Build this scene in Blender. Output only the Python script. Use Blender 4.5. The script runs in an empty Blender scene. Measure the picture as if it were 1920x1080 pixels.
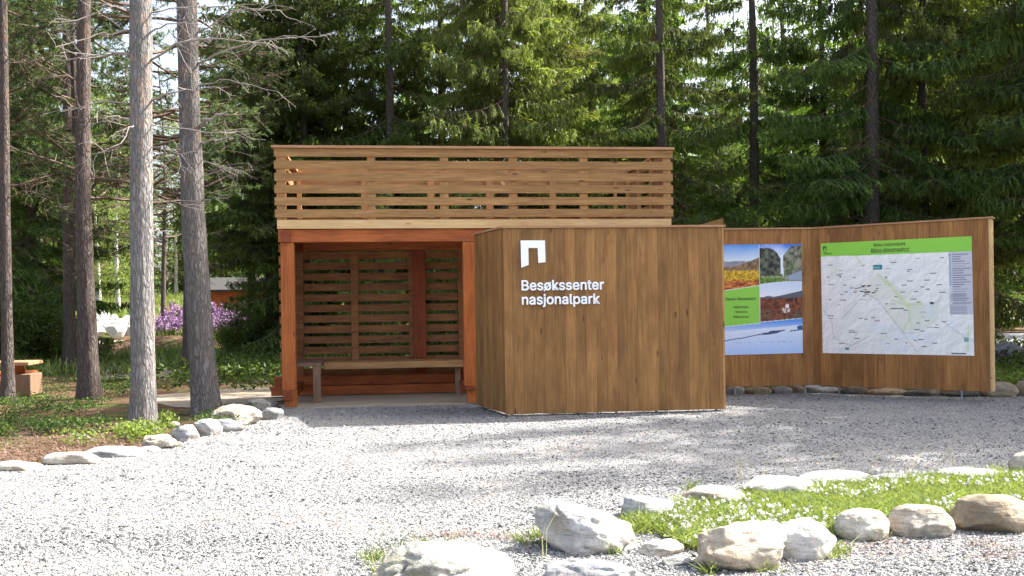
import bpy, math, random
import numpy as np
from mathutils import Vector, Matrix, noise
PI = math.pi
sc = bpy.context.scene
COL = sc.collection
rs = np.random.RandomState

# ------------------------------------------------------------------ camera model
F, CX, CY, RO, H0 = 1900.0, 960.0, 577.0, 0.0131, 1.22
def ray(px, py):
    u, v = (px-CX)/F, (CY-py)/F
    return (u+RO*v, v-RO*u)                       # X and Z per metre of Y
def at(px, py, Y):
    a, b = ray(px, py); return (a*Y, Y, H0+b*Y)
def gnd(px, py, z=0.0):
    a, b = ray(px, py); Y = (z-H0)/b; return (a*Y, Y)
def onplane(px, py, P, e):                        # vertical plane through P along e -> (a, z)
    k, b = ray(px, py)
    a = (k*P[1]-P[0])/(e[0]-k*e[1]); Y = P[1]+a*e[1]
    return a, H0+b*Y

cam = bpy.data.objects.new('camera', bpy.data.cameras.new('camera')); COL.objects.link(cam)
cam.data.sensor_width = 36; cam.data.lens = F/1920*36; cam.data.shift_y = (CY-540)/1920
cam.data.clip_start = 0.1; cam.data.clip_end = 2000
R_ = Vector((1, 0, -RO)).normalized(); U_ = Vector((RO, 0, 1)).normalized()
M = Matrix.Identity(4)
for i in range(3):
    M[i][0] = R_[i]; M[i][1] = U_[i]; M[i][2] = (0, -1, 0)[i]
M[2][3] = H0
cam.matrix_world = M
sc.camera = cam

# ------------------------------------------------------------------ light
SUN = Vector((0.93, 0.36, 0.98)).normalized()     # towards the sun
w = bpy.data.worlds.new('World'); sc.world = w; w.use_nodes = True
nt = w.node_tree; nt.nodes.clear()
so = nt.nodes.new('ShaderNodeOutputWorld'); bg = nt.nodes.new('ShaderNodeBackground'); sk = nt.nodes.new('ShaderNodeTexSky')
sk.sky_type = 'NISHITA'; sk.sun_disc = False
sk.sun_elevation = math.asin(SUN.z); sk.sun_rotation = math.atan2(SUN.x, SUN.y)
sk.air_density = 0.8; sk.dust_density = 5.0; sk.ozone_density = 1.0
bg.inputs[1].default_value = 0.15
hs_ = nt.nodes.new('ShaderNodeHueSaturation'); hs_.inputs['Saturation'].default_value = 0.72
nt.links.new(sk.outputs[0], hs_.inputs['Color']); nt.links.new(hs_.outputs[0], bg.inputs[0]); nt.links.new(bg.outputs[0], so.inputs[0])
sun = bpy.data.objects.new('sun', bpy.data.lights.new('sun', 'SUN')); COL.objects.link(sun)
sun.data.energy = 4.9; sun.data.angle = math.radians(0.55); sun.data.color = (1, 0.965, 0.915)
sun.rotation_euler = SUN.to_track_quat('Z', 'Y').to_euler()
sc.view_settings.view_transform = 'Standard'; sc.view_settings.look = 'None'
sc.view_settings.exposure = 1.98; sc.view_settings.gamma = 1
sc.render.engine = 'CYCLES'
sc.cycles.max_bounces = 7; sc.cycles.diffuse_bounces = 4; sc.cycles.glossy_bounces = 2
sc.cycles.transmission_bounces = 4; sc.cycles.sample_clamp_indirect = 6

# ------------------------------------------------------------------ materials
def mat(name):
    m = bpy.data.materials.new(name); m.use_nodes = True; m.node_tree.nodes.clear()
    return m, m.node_tree
def N(nt, t, **kw):
    n = nt.nodes.new('ShaderNode'+t)
    for k, v in kw.items():
        if k in n.inputs: n.inputs[k].default_value = v
        else: setattr(n, k, v)
    return n
def L(nt, a, b): nt.links.new(a, b)
def ramp(nt, fac, stops):
    r = nt.nodes.new('ShaderNodeValToRGB'); e = r.color_ramp.elements
    while len(e) < len(stops): e.new(0.5)
    for i, (p, c) in enumerate(stops):
        e[i].position = p; e[i].color = (*c, 1) if len(c) == 3 else c
    L(nt, fac, r.inputs[0]); return r.outputs[0]
def mixc(nt, fac, a, b, mode='MIX'):
    m = nt.nodes.new('ShaderNodeMix'); m.data_type = 'RGBA'; m.blend_type = mode
    for s, v in ((m.inputs[0], fac), (m.inputs[6], a), (m.inputs[7], b)):
        if hasattr(v, 'links'): L(nt, v, s)
        else: s.default_value = v if isinstance(v, (int, float)) else (*v, 1)[:4]
    return m.outputs[2]
def mth(nt, op, a, b=None, c=None):
    m = nt.nodes.new('ShaderNodeMath'); m.operation = op
    for s, v in zip(m.inputs, (a, b, c)):
        if v is None: continue
        if hasattr(v, 'links'): L(nt, v, s)
        else: s.default_value = v
    return m.outputs[0]
def attr(nt, name):
    return N(nt, 'Attribute', attribute_name=name)
def coords(nt, scale=(1, 1, 1), off=None, kind='Object'):
    tc = N(nt, 'TexCoord'); mp = N(nt, 'Mapping'); mp.inputs['Scale'].default_value = scale
    src = tc.outputs[kind]
    if off is not None:
        v = N(nt, 'VectorMath', operation='ADD'); L(nt, src, v.inputs[0])
        c = N(nt, 'CombineXYZ')
        for i, k in enumerate((7.3, 11.7, 5.1)): L(nt, mth(nt, 'MULTIPLY', off, k), c.inputs[i])
        L(nt, c.outputs[0], v.inputs[1]); src = v.outputs[0]
    L(nt, src, mp.inputs[0]); return mp.outputs[0]
def noi(nt, vec, scale, detail=3, rough=0.55, dist=0):
    n = N(nt, 'TexNoise', Scale=scale, Detail=detail, Roughness=rough, Distortion=dist); L(nt, vec, n.inputs['Vector']); return n.outputs[0]
def vor(nt, vec, scale, out=0, feature='F1', rnd=1.0):
    n = N(nt, 'TexVoronoi', feature=feature, Scale=scale, Randomness=rnd); L(nt, vec, n.inputs['Vector']); return n.outputs[out]
def bump(nt, h, strength=0.4, dist=0.01):
    b = N(nt, 'Bump', Strength=strength, Distance=dist); L(nt, h, b.inputs['Height']); return b.outputs[0]
def finish(nt, col, rough=0.8, normal=None, spec=0.3, metal=0):
    p = N(nt, 'BsdfPrincipled'); o = N(nt, 'OutputMaterial')
    for s, v in ((p.inputs['Base Color'], col), (p.inputs['Roughness'], rough)):
        if hasattr(v, 'links'): L(nt, v, s)
        else: s.default_value = v if isinstance(v, (int, float)) else (*v, 1)
    p.inputs['Specular IOR Level'].default_value = spec; p.inputs['Metallic'].default_value = metal
    if normal is not None: L(nt, normal, p.inputs['Normal'])
    L(nt, p.outputs[0], o.inputs[0]); return p
def flat(name, c, rough=0.6, spec=0.3, metal=0):
    m, nt = mat(name)
    v = noi(nt, coords(nt), 9, 3)
    col = mixc(nt, v, tuple(x*0.88 for x in c), tuple(min(1, x*1.1) for x in c))
    finish(nt, col, rough, None, spec, metal); return m

def wood(name, dark, mid, light, axis='x', knot=(0.05, 0.02, 0.01), blot=0.5, rough=0.62, tone=0.35, grain=1.0):
    m, nt = mat(name)
    rnd = attr(nt, 'rnd').outputs['Fac']
    ax = 'xyz'.index(axis)
    st = lambda lo, hi: tuple(lo if i == ax else hi for i in range(3))
    g = noi(nt, coords(nt, st(1.2, 26), rnd), 2.2, 6, 0.62, 0.5)
    c = ramp(nt, g, [(0.28, dark), (0.5, mid), (0.74, light)])
    b = noi(nt, coords(nt, st(1.0, 3.2), rnd), 2.0, 4, 0.6)
    c = mixc(nt, mth(nt, 'MULTIPLY', ramp(nt, b, [(0.36, (1, 1, 1)), (0.6, (0, 0, 0))]), blot), c, mixc(nt, 1, c, (0.50, 0.46, 0.46), 'MULTIPLY'))
    fine = noi(nt, coords(nt, st(5, 120), rnd), 2.0, 3, 0.6)
    c = mixc(nt, 0.5*grain, c, ramp(nt, fine, [(0.3, (0.55, 0.55, 0.55)), (0.65, (1, 1, 1))]), 'MULTIPLY')
    kv = vor(nt, coords(nt, st(1.4, 5.5), rnd), 1.6)
    c = mixc(nt, ramp(nt, kv, [(0.045, (0.85, 0.85, 0.85)), (0.12, (0, 0, 0))]), c, knot)
    t = mth(nt, 'ADD', 1-tone*0.5, mth(nt, 'MULTIPLY', mth(nt, 'FRACT', mth(nt, 'MULTIPLY', rnd, 13.7)), tone))
    tc = N(nt, 'CombineXYZ')
    for i in range(3): L(nt, t, tc.inputs[i])
    c = mixc(nt, 1, c, tc.outputs[0], 'MULTIPLY')
    finish(nt, c, rough, bump(nt, mth(nt, 'ADD', fine, mth(nt, 'MULTIPLY', g, 0.6)), 0.35, 0.004), 0.25)
    return m

MT = {}
MT['wall_wood'] = wood('stained_cladding', (0.225, 0.108, 0.034), (0.290, 0.145, 0.047), (0.38, 0.203, 0.069), 'z', tone=0.36, blot=0.6, rough=0.6, grain=0.55)
MT['panel_wood'] = wood('stained_panel', (0.235, 0.102, 0.030), (0.335, 0.155, 0.048), (0.46, 0.235, 0.078), 'z', tone=0.32, blot=0.6, rough=0.6, grain=0.55)
MT['slat'] = wood('slat_wood', (0.23, 0.118, 0.042), (0.345, 0.190, 0.070), (0.48, 0.29, 0.115), 'x', tone=0.2, blot=0.35, grain=0.6)
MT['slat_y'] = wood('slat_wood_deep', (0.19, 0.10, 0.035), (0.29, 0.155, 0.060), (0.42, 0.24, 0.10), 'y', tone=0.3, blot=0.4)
MT['stud'] = wood('stud_wood', (0.36, 0.185, 0.065), (0.48, 0.26, 0.10), (0.58, 0.34, 0.15), 'z', tone=0.2, blot=0.3)
MT['cap'] = wood('cap_wood', (0.30, 0.155, 0.075), (0.42, 0.235, 0.12), (0.52, 0.31, 0.17), 'x', tone=0.1, blot=0.2)
MT['pale'] = wood('pale_board', (0.56, 0.36, 0.16), (0.66, 0.45, 0.21), (0.74, 0.54, 0.28), 'x', tone=0.1, blot=0.25, knot=(0.15, 0.07, 0.03))
MT['red_x'] = wood('red_timber_long', (0.27, 0.066, 0.020), (0.43, 0.118, 0.032), (0.56, 0.175, 0.050), 'x', knot=(0.08, 0.015, 0.008), tone=0.2, blot=0.5)
MT['red_z'] = wood('red_timber_post', (0.30, 0.080, 0.020), (0.47, 0.135, 0.032), (0.60, 0.195, 0.050), 'z', knot=(0.08, 0.015, 0.008), tone=0.25, blot=0.55)
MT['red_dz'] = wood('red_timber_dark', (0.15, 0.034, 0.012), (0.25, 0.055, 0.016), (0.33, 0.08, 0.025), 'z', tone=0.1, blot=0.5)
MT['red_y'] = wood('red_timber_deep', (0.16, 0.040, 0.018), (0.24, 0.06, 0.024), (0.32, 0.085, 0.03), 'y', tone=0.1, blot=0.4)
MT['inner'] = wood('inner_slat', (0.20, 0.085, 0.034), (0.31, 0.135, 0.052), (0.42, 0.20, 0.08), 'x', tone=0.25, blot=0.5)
MT['bench'] = wood('bench_wood', (0.36, 0.19, 0.075), (0.50, 0.28, 0.115), (0.60, 0.37, 0.16), 'x', tone=0.2, blot=0.4)
MT['greywood'] = wood('grey_leg', (0.16, 0.095, 0.06), (0.23, 0.145, 0.09), (0.30, 0.195, 0.125), 'z', tone=0.1, blot=0.3)
MT['deck'] = wood('floor_board', (0.30, 0.25, 0.19), (0.38, 0.32, 0.245), (0.45, 0.39, 0.30), 'x', knot=(0.2, 0.15, 0.1), tone=0.06, blot=0.2)
MT['steel'] = flat('galvanised_steel', (0.3, 0.3, 0.31), 0.4, 0.5, 0.8)
MT['white'] = flat('white_letter', (0.86, 0.87, 0.88), 0.45)
MT['ink'] = flat('dark_print', (0.035, 0.045, 0.025), 0.5)

def bark(name, dark, light, orange=None, sc_=1.0):
    m, nt = mat(name)
    v = coords(nt, (10*sc_, 10*sc_, 2.1*sc_))
    d = N(nt, 'VectorMath', operation='ADD'); L(nt, v, d.inputs[0])
    nz = N(nt, 'TexNoise', Scale=1.4, Detail=3); L(nt, v, nz.inputs['Vector']); L(nt, nz.outputs[1], d.inputs[1])
    ed = vor(nt, d.outputs[0], 3.0, 0, 'DISTANCE_TO_EDGE')
    fi = noi(nt, coords(nt, (26, 26, 9)), 2.2, 6, 0.7)
    h = mth(nt, 'MINIMUM', mth(nt, 'MULTIPLY', ed, 4.0), 1.0)
    c = mixc(nt, fi, dark, light)
    c = mixc(nt, mth(nt, 'MULTIPLY', mth(nt, 'SUBTRACT', 1, h), 0.55), c, tuple(x*0.35 for x in dark))
    if orange:
        o = noi(nt, coords(nt, (4, 4, 2.0)), 2.4, 4, 0.6)
        z = N(nt, 'SeparateXYZ'); L(nt, coords(nt), z.inputs[0])
        zz = ramp(nt, mth(nt, 'MULTIPLY', z.outputs[2], 0.1), [(0.14, (0.25, 0.25, 0.25)), (0.5, (1, 1, 1))])
        c = mixc(nt, mth(nt, 'MULTIPLY', ramp(nt, o, [(0.52, (0, 0, 0)), (0.68, (0.8, 0.8, 0.8))]), zz), c, orange)
    finish(nt, c, 0.9, bump(nt, mth(nt, 'ADD', mth(nt, 'MULTIPLY', h, 0.8), fi), 0.9, 0.018), 0.15)
    return m
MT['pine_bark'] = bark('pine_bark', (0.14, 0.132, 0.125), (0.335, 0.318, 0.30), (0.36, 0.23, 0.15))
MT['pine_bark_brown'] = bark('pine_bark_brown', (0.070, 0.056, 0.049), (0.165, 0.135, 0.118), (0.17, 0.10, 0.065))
MT['pine_bark_shaded'] = bark('pine_bark_shaded', (0.105, 0.096, 0.090), (0.25, 0.232, 0.218), (0.22, 0.15, 0.10))  # leaning pine's half shade put partly into a darker bark colour
MT['spruce_bark'] = bark('spruce_bark', (0.085, 0.072, 0.060), (0.22, 0.19, 0.16), None, 1.3)
MT['birch_bark'] = flat('birch_bark', (0.5, 0.48, 0.44), 0.8)
MT['dead_twig'] = flat('dead_twig', (0.25, 0.215, 0.19), 0.9)
MT['brown_twig'] = flat('brown_twig', (0.13, 0.09, 0.065), 0.9)

def leaf(name, dark, light, trans=0.5, warm=1.0, rough=0.55, old=None):
    m, nt = mat(name)
    t = attr(nt, 'tint').outputs['Fac']
    oi = N(nt, 'ObjectInfo')
    c = mixc(nt, t, dark, light)
    if old: c = mixc(nt, ramp(nt, t, [(0.13, (.85, .85, .85)), (0.19, (0, 0, 0))]), c, old)
    hs = N(nt, 'HueSaturation'); L(nt, c, hs.inputs['Color'])
    L(nt, mth(nt, 'ADD', 0.485, mth(nt, 'MULTIPLY', oi.outputs['Random'], 0.03)), hs.inputs['Hue'])
    L(nt, mth(nt, 'ADD', 0.85, mth(nt, 'MULTIPLY', oi.outputs['Random'], 0.3)), hs.inputs['Value'])
    p = N(nt, 'BsdfPrincipled', Roughness=rough); p.inputs['Specular IOR Level'].default_value = 0.25
    L(nt, hs.outputs[0], p.inputs['Base Color'])
    tr = N(nt, 'BsdfTranslucent'); L(nt, mixc(nt, 1, hs.outputs[0], (1.6*warm, 1.55, 0.7), 'MULTIPLY'), tr.inputs[0])
    mx = N(nt, 'MixShader'); mx.inputs[0].default_value = trans
    L(nt, p.outputs[0], mx.inputs[1]); L(nt, tr.outputs[0], mx.inputs[2])
    o = N(nt, 'OutputMaterial'); L(nt, mx.outputs[0], o.inputs[0]); return m
MT['spruce'] = leaf('spruce_needles', (0.036, 0.062, 0.020), (0.150, 0.225, 0.055), 0.42, old=(0.105, 0.088, 0.062))
MT['spruce_lit'] = leaf('spruce_needles_lit', (0.068, 0.098, 0.030), (0.23, 0.30, 0.085), 0.42, old=(0.15, 0.13, 0.085))  # paler needle copy, sunlight on the bright boughs put into the colour
MT['pine'] = leaf('pine_needles', (0.035, 0.058, 0.026), (0.10, 0.145, 0.055), .35)
MT['birch'] = leaf('birch_leaves', (0.09, 0.125, 0.03), (0.18, 0.235, 0.06), 0.45)
MT['grass'] = leaf('grass_blades', (0.07, 0.105, 0.03), (0.22, 0.27, 0.095), 0.4)
MT['under'] = leaf('berry_leaves', (0.022, 0.045, 0.010), (0.095, 0.15, 0.028), 0.35)  # leaf colour lowered to stand in for tree shade on the scrub
MT['petal'] = flat('clover_petals', (0.78, 0.76, 0.72), .8)
MT['purple'] = leaf('fireweed_petals', (0.12, 0.065, 0.16), (0.23, 0.13, 0.27), 0.2, 0.7)
MT['straw'] = leaf('straw', (0.35, 0.28, 0.15), (0.5, 0.42, 0.25), 0.3, 0.8)
MT['litter'] = leaf('needle_litter', (0.11, 0.066, 0.045), (0.22, 0.145, 0.10), 0.1, 0.7)

# ------------------------------------------------------------------ object helpers
def mesh_np(name, V, Fc, mats=(), attrs=None, midx=None, smooth=False):
    V = np.asarray(V, dtype=np.float32).reshape(-1, 3); Fc = np.asarray(Fc, dtype=np.int32)
    me = bpy.data.meshes.new(name); n, k = Fc.shape
    me.vertices.add(len(V)); me.vertices.foreach_set('co', V.ravel())
    me.loops.add(n*k); me.loops.foreach_set('vertex_index', Fc.ravel())
    me.polygons.add(n); me.polygons.foreach_set('loop_start', np.arange(0, n*k, k, dtype=np.int32))
    me.polygons.foreach_set('loop_total', np.full(n, k, dtype=np.int32))
    if midx is not None: me.polygons.foreach_set('material_index', np.asarray(midx, dtype=np.int32))
    me.update(calc_edges=True)
    me.polygons.foreach_set('use_smooth', np.full(n, bool(smooth)))
    for a, vals in (attrs or {}).items():
        vals = np.asarray(vals, dtype=np.float32)
        if vals.ndim == 2:
            at_ = me.attributes.new(a, 'FLOAT_COLOR', 'POINT'); at_.data.foreach_set('color', vals.ravel())
        else:
            at_ = me.attributes.new(a, 'FLOAT', 'FACE'); at_.data.foreach_set('value', vals)
    for m in mats: me.materials.append(m)
    me.validate(); return me
def link(name, me, parent=None, loc=(0, 0, 0), rz=0):
    o = bpy.data.objects.new(name, me); COL.objects.link(o); o.location = loc; o.rotation_euler = (0, 0, rz)
    if parent is not None: o.parent = parent
    return o
def tag(o, label=None, cat=None, group=None, kind=None):
    if label: o['label'] = label
    if cat: o['category'] = cat
    if group: o['group'] = group
    if kind: o['kind'] = kind
    return o
def thing(name, label, cat, loc=(0, 0, 0), rz=0, group=None):
    return tag(link(name, None, None, loc, rz), label, cat, group)

_rc = random.Random(5)
class MB:
    def __init__(s): s.v = []; s.f = []; s.r = []
    def box(s, x0, x1, y0, y1, z0, z1, rnd=None):
        b = len(s.v); r = _rc.random() if rnd is None else rnd
        s.v += [(x, y, z) for z in (z0, z1) for y in (y0, y1) for x in (x0, x1)]
        for q in ((0, 2, 3, 1), (4, 5, 7, 6), (0, 1, 5, 4), (2, 6, 7, 3), (0, 4, 6, 2), (1, 3, 7, 5)):
            s.f.append([b+i for i in q]); s.r.append(r)
        return s
    def hexa(s, pts, rnd=None):                   # 8 points in box order
        b = len(s.v); r = _rc.random() if rnd is None else rnd; s.v += list(pts)
        for q in ((0, 2, 3, 1), (4, 5, 7, 6), (0, 1, 5, 4), (2, 6, 7, 3), (0, 4, 6, 2), (1, 3, 7, 5)):
            s.f.append([b+i for i in q]); s.r.append(r)
        return s
    def build(s, name, m, parent=None, bev=0):
        me = mesh_np(name, s.v, s.f, (m,), {'rnd': s.r}); o = link(name, me, parent)
        if bev:
            b = o.modifiers.new('edge', 'BEVEL'); b.width = bev; b.segments = 2; b.limit_method = 'ANGLE'
        return o

def tubes(paths, k=5):
    """paths: list of (points, radii) -> V, F"""
    V = []; Fc = []; b = 0
    ang = np.arange(k)*2*PI/k; ca, sa = np.cos(ang), np.sin(ang)
    for P, Rr in paths:
        P = np.asarray(P, float); Rr = np.asarray(Rr, float); n = len(P)
        T = np.gradient(P, axis=0); T /= np.linalg.norm(T, axis=1)[:, None]+1e-9
        ref = np.array([0, 0, 1.0]) if abs(T[:, 2]).mean() < 0.8 else np.array([1.0, 0, 0])
        A = np.cross(T, ref); A /= np.linalg.norm(A, axis=1)[:, None]+1e-9; B = np.cross(T, A)
        ring = P[:, None, :] + Rr[:, None, None]*(A[:, None, :]*ca[None, :, None]+B[:, None, :]*sa[None, :, None])
        V.append(ring.reshape(-1, 3))
        i = np.arange(n-1)[:, None]*k; j = np.arange(k)[None, :]; j2 = (j+1) % k
        Fc.append(np.stack([b+i+j, b+i+j2, b+i+k+j2, b+i+k+j], -1).reshape(-1, 4)); b += n*k
    return np.concatenate(V), np.concatenate(Fc)

def fib_noise(p, s, seed):
    return noise.noise(Vector((p[0]*s+seed, p[1]*s-seed*0.7, p[2]*s+seed*1.3)))

# ------------------------------------------------------------------ terrain
def sstep(x, a, b):
    t = np.clip((x-a)/(b-a), 0, 1); return t*t*(3-2*t)
def Hh(x, y):
    x = np.asarray(x, float); y = np.asarray(y, float)
    left = 1-sstep(x, -7, 1)
    h = left*(1.15*sstep(y, 31, 40)+0.9*sstep(y, 40, 52)) + (1-left)*0.5*sstep(y, 33, 50)
    w_ = sstep(-x, 3.6, 5.0)*sstep(y, 8.0, 9.5)+sstep(y, 15.5, 17)*(1-sstep(x, 8, 10))
    w_ = w_*(1-(sstep(x, -9, -7)*sstep(y, 9.5, 10.5)*(1-sstep(y, 17, 19))*(1-sstep(x, 3, 4))))
    h = h+np.clip(w_, 0, 1)*np.maximum(0, 0.05*np.sin(x*1.9+y*0.7)+0.04*np.sin(y*1.7-x*0.9)+0.02)*0.8
    h = h+0.5*np.exp(-(((x+10.3)/2.6)**2+((y-30.0)/1.1)**2))
    return h
# ground sheet
xs = np.concatenate([np.linspace(-420, -42, 22), np.linspace(-40, 40, 161), np.linspace(42, 420, 22)])
ys = np.concatenate([np.linspace(-200, -12, 8), np.linspace(-10, 60, 141), np.linspace(64, 600, 30)])
X, Y = np.meshgrid(xs, ys); Z = Hh(X, Y)
def grid_faces(ny, nx):
    i = np.arange(ny-1)[:, None]*nx; j = np.arange(nx-1)[None, :]
    return np.stack([i+j, i+j+1, i+nx+j+1, i+nx+j], -1).reshape(-1, 4)
def ground_mat():
    m, nt = mat('forest_floor')
    v = coords(nt)
    a = noi(nt, v, 0.55, 5, 0.6); b = noi(nt, v, 5, 5, 0.7); c2 = noi(nt, v, 38, 3, 0.7)
    brown = ramp(nt, b, [(0.3, (0.075, 0.043, 0.026)), (0.52, (0.15, 0.085, 0.052)), (0.7, (0.22, 0.15, 0.09))])
    green = ramp(nt, b, [(0.3, (0.028, 0.048, 0.012)), (0.55, (0.08, 0.125, 0.028)), (0.72, (0.14, 0.18, 0.05))])
    c = mixc(nt, ramp(nt, a, [(0.50, (0, 0, 0)), (0.62, (1, 1, 1))]), brown, green)
    c = mixc(nt, 0.6, c, ramp(nt, c2, [(0.3, (0.45, 0.45, 0.45)), (0.7, (1.0, 1.0, 1.0))]), 'MULTIPLY')
    finish(nt, c, 0.95, bump(nt, mth(nt, 'ADD', b, c2), 0.8, 0.04), 0.1); return m
MT['floor'] = ground_mat()
tag(link('ground', mesh_np('ground', np.stack([X, Y, Z], -1).reshape(-1, 3), grid_faces(*X.shape), (MT['floor'],), smooth=True)), kind='structure')

def gravel_mat(name, base=(0.25, 0.248, 0.242), warm=(0.42, 0.38, 0.33), s=1.0):
    m, nt = mat(name)
    v = coords(nt)
    cell = vor(nt, v, 62*s, 1); d = vor(nt, v, 62*s, 0)
    cell2 = vor(nt, v, 130*s, 1); d2 = vor(nt, v, 130*s, 0)
    sep = N(nt, 'SeparateColor'); L(nt, cell, sep.inputs[0])
    sep2 = N(nt, 'SeparateColor'); L(nt, cell2, sep2.inputs[0])
    t = mth(nt, 'ADD', mth(nt, 'MULTIPLY', sep.outputs[0], 0.6), mth(nt, 'MULTIPLY', sep2.outputs[1], 0.4))
    c = ramp(nt, t, [(0.12, tuple(x*0.50 for x in base)), (0.5, base), (0.9, tuple(min(.75, x*1.45) for x in base))])
    big = noi(nt, v, 0.9, 4, 0.6)
    c = mixc(nt, mth(nt, 'MULTIPLY', ramp(nt, big, [(0.52, (0, 0, 0)), (0.72, (1, 1, 1))]), 0.45), c, warm)
    crack = ramp(nt, d, [(0.40, (1, 1, 1)), (0.75, (0.62, 0.62, 0.64))])
    c = mixc(nt, 0.7, c, crack, 'MULTIPLY')
    h = mth(nt, 'SUBTRACT', 1, mth(nt, 'ADD', d, mth(nt, 'MULTIPLY', d2, 0.5)))
    finish(nt, c, 0.9, bump(nt, mth(nt, 'ADD', h, mth(nt, 'MULTIPLY', big, 1.5)), 1.0, 0.014), 0.15); return m
MT['gravel'] = gravel_mat('gravel')
MT['gravel_dark'] = gravel_mat('gravel_dark', (0.20, 0.205, 0.22), (0.22, 0.2, 0.18), 0.6)
MT['path'] = gravel_mat('path_sand', (0.36, 0.30, 0.225), (0.40, 0.29, 0.20), 0.9)

def sheet(name, pts, z, m, follow=False):
    if follow:
        q_ = []
        for i in range(len(pts)):
            a, b = Vector(pts[i]), Vector(pts[(i+1) % len(pts)]); k = max(1, min(30, int((b-a).length/.18)))
            for j in range(k):
                p = a.lerp(b, j/k); q_.append((p.x+.16*noise.noise(Vector((p.x*2.5, p.y*2.5, 1))), p.y+.22*noise.noise(Vector((p.x*2.5, p.y*2.5, 7)))))
        pts = q_
    import bmesh
    bm = bmesh.new(); vs = [bm.verts.new((p[0], p[1], 0)) for p in pts]; bm.faces.new(vs)
    bmesh.ops.triangulate(bm, faces=bm.faces[:])
    if follow:
        for _ in range(5): bmesh.ops.subdivide_edges(bm, edges=[e for e in bm.edges if e.calc_length() > 0.5], cuts=1, use_grid_fill=False); bmesh.ops.triangulate(bm, faces=bm.faces[:])
    for v in bm.verts: v.co.z = z+(float(Hh(v.co.x, v.co.y)) if follow else 0)
    bmesh.ops.recalc_face_normals(bm, faces=bm.faces[:])
    me = bpy.data.meshes.new(name); bm.to_mesh(me); bm.free(); me.materials.append(m)
    if me.polygons and me.polygons[0].normal.z < 0: me.flip_normals()
    return tag(link(name, me), kind='structure')
edge_px = [(-60, 888), (60, 874), (150, 862), (230, 853), (300, 842), (350, 830), (410, 812), (470, 795), (525, 775)]
yard = [(-14, 9.2)] + [gnd(*p) for p in edge_px] + [(-2.9, 13.2), (2.4, 14.2)] + [gnd(1500, 738), gnd(1700, 742), gnd(1860, 745), gnd(1990, 745), (14, 13.2), (14, -60), (-14, -60)]
sheet('gravel_yard', yard, 0.012, MT['gravel'])
sheet('path', [gnd(250, 745), gnd(350, 738), gnd(440, 729), gnd(512, 727), (-3.28, 14.5), (-3.0, 12.55), gnd(450, 764), gnd(350, 766), gnd(300, 760)], 0.010, MT['path'], True)
sheet('forest_path', [gnd(190, 692), gnd(300, 684), gnd(430, 676), gnd(500, 690), gnd(420, 704), gnd(300, 712), gnd(180, 716)], 0.030, MT['path'], True)
sheet('road', [(9, 24.5), (60, 24.5), (60, 38), (9, 36)], 0.03, MT['gravel_dark'], True)
sheet('gravel_track', [(-22, 31.8), (-6, 32.2), (-6, 34.0), (-22, 33.6)], 0.03, MT['path'], True)

# ------------------------------------------------------------------ gravel stones (stuff)
def inpoly(x, y, poly):
    x = np.asarray(x); y = np.asarray(y); ins = np.zeros(x.shape, bool); n = len(poly)
    for i in range(n):
        x1, y1 = poly[i]; x2, y2 = poly[(i+1) % n]
        c = ((y1 > y) != (y2 > y)) & (x < (x2-x1)*(y-y1)/(y2-y1+1e-12)+x1); ins ^= c
    return ins
island_px = [(1170, 985), (1190, 975), (1262, 972), (1285, 950), (1390, 946), (1402, 932), (1522, 928), (1534, 916), (1632, 913), (1645, 906), (1742, 904), (1757, 901), (1897, 898), (1902, 890), (2010, 884),
             (2010, 985), (1900, 985), (1790, 978), (1660, 985), (1590, 1000), (1500, 1040), (1380, 1050), (1290, 1035), (1230, 1003), (1195, 1000)]
island = [gnd(*p) for p in island_px]
def octa(n, g):
    base = np.array([[1, 0, 0], [-1, 0, 0], [0, 1, 0], [0, -1, 0], [0, 0, 1], [0, 0, -1]], float)
    Fb = np.array([[0, 2, 4], [2, 1, 4], [1, 3, 4], [3, 0, 4], [2, 0, 5], [1, 2, 5], [3, 1, 5], [0, 3, 5]])
    V = base[None]*g.uniform(0.55, 1.1, (n, 6, 1))+g.normal(0, 0.16, (n, 6, 3))
    q = g.normal(size=(n, 4)); q /= np.linalg.norm(q, axis=1)[:, None]; w_, x, y, z = q.T
    Rm = np.stack([1-2*(y*y+z*z), 2*(x*y-z*w_), 2*(x*z+y*w_), 2*(x*y+z*w_), 1-2*(x*x+z*z), 2*(y*z-x*w_), 2*(x*z-y*w_), 2*(y*z+x*w_), 1-2*(x*x+y*y)], -1).reshape(n, 3, 3)
    V = np.einsum('nij,nkj->nki', Rm, V); V[:, :, 2] *= 0.65
    return V, Fb
def pebble_mat(name, cols):
    m, nt = mat(name); t = attr(nt, 'tint').outputs['Fac']
    c = ramp(nt, t, cols); f = noi(nt, coords(nt), 90, 3)
    c = mixc(nt, 0.35, c, ramp(nt, f, [(0.3, (0.6, 0.6, 0.6)), (0.7, (1, 1, 1))]), 'MULTIPLY')
    finish(nt, c, 0.85, None, 0.2); return m
MT['pebble'] = pebble_mat('crushed_stone', [(0.0, (0.055, 0.055, 0.054)), (0.3, (0.155, 0.153, 0.15)), (0.62, (0.275, 0.272, 0.265)), (0.92, (0.43, 0.42, 0.40)), (1.0, (0.42, 0.33, 0.25))])
g = rs(3)
n = 165000
px = g.uniform(-60, 1980, n); py = 742+(g.uniform(0, 1, n)**1.0)*380
a = (px-CX)/F; v = (CY-py)/F; kx = a+RO*v; kz = v-RO*a
Yg = -H0/kz; Xg = kx*Yg
ok = inpoly(Xg, Yg, yard) & ~inpoly(Xg, Yg, island) & (Yg > 3.6) & (Yg < 15)
Xg, Yg = Xg[ok], Yg[ok]; n = len(Xg)
V, Fb = octa(n, g)
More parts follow.
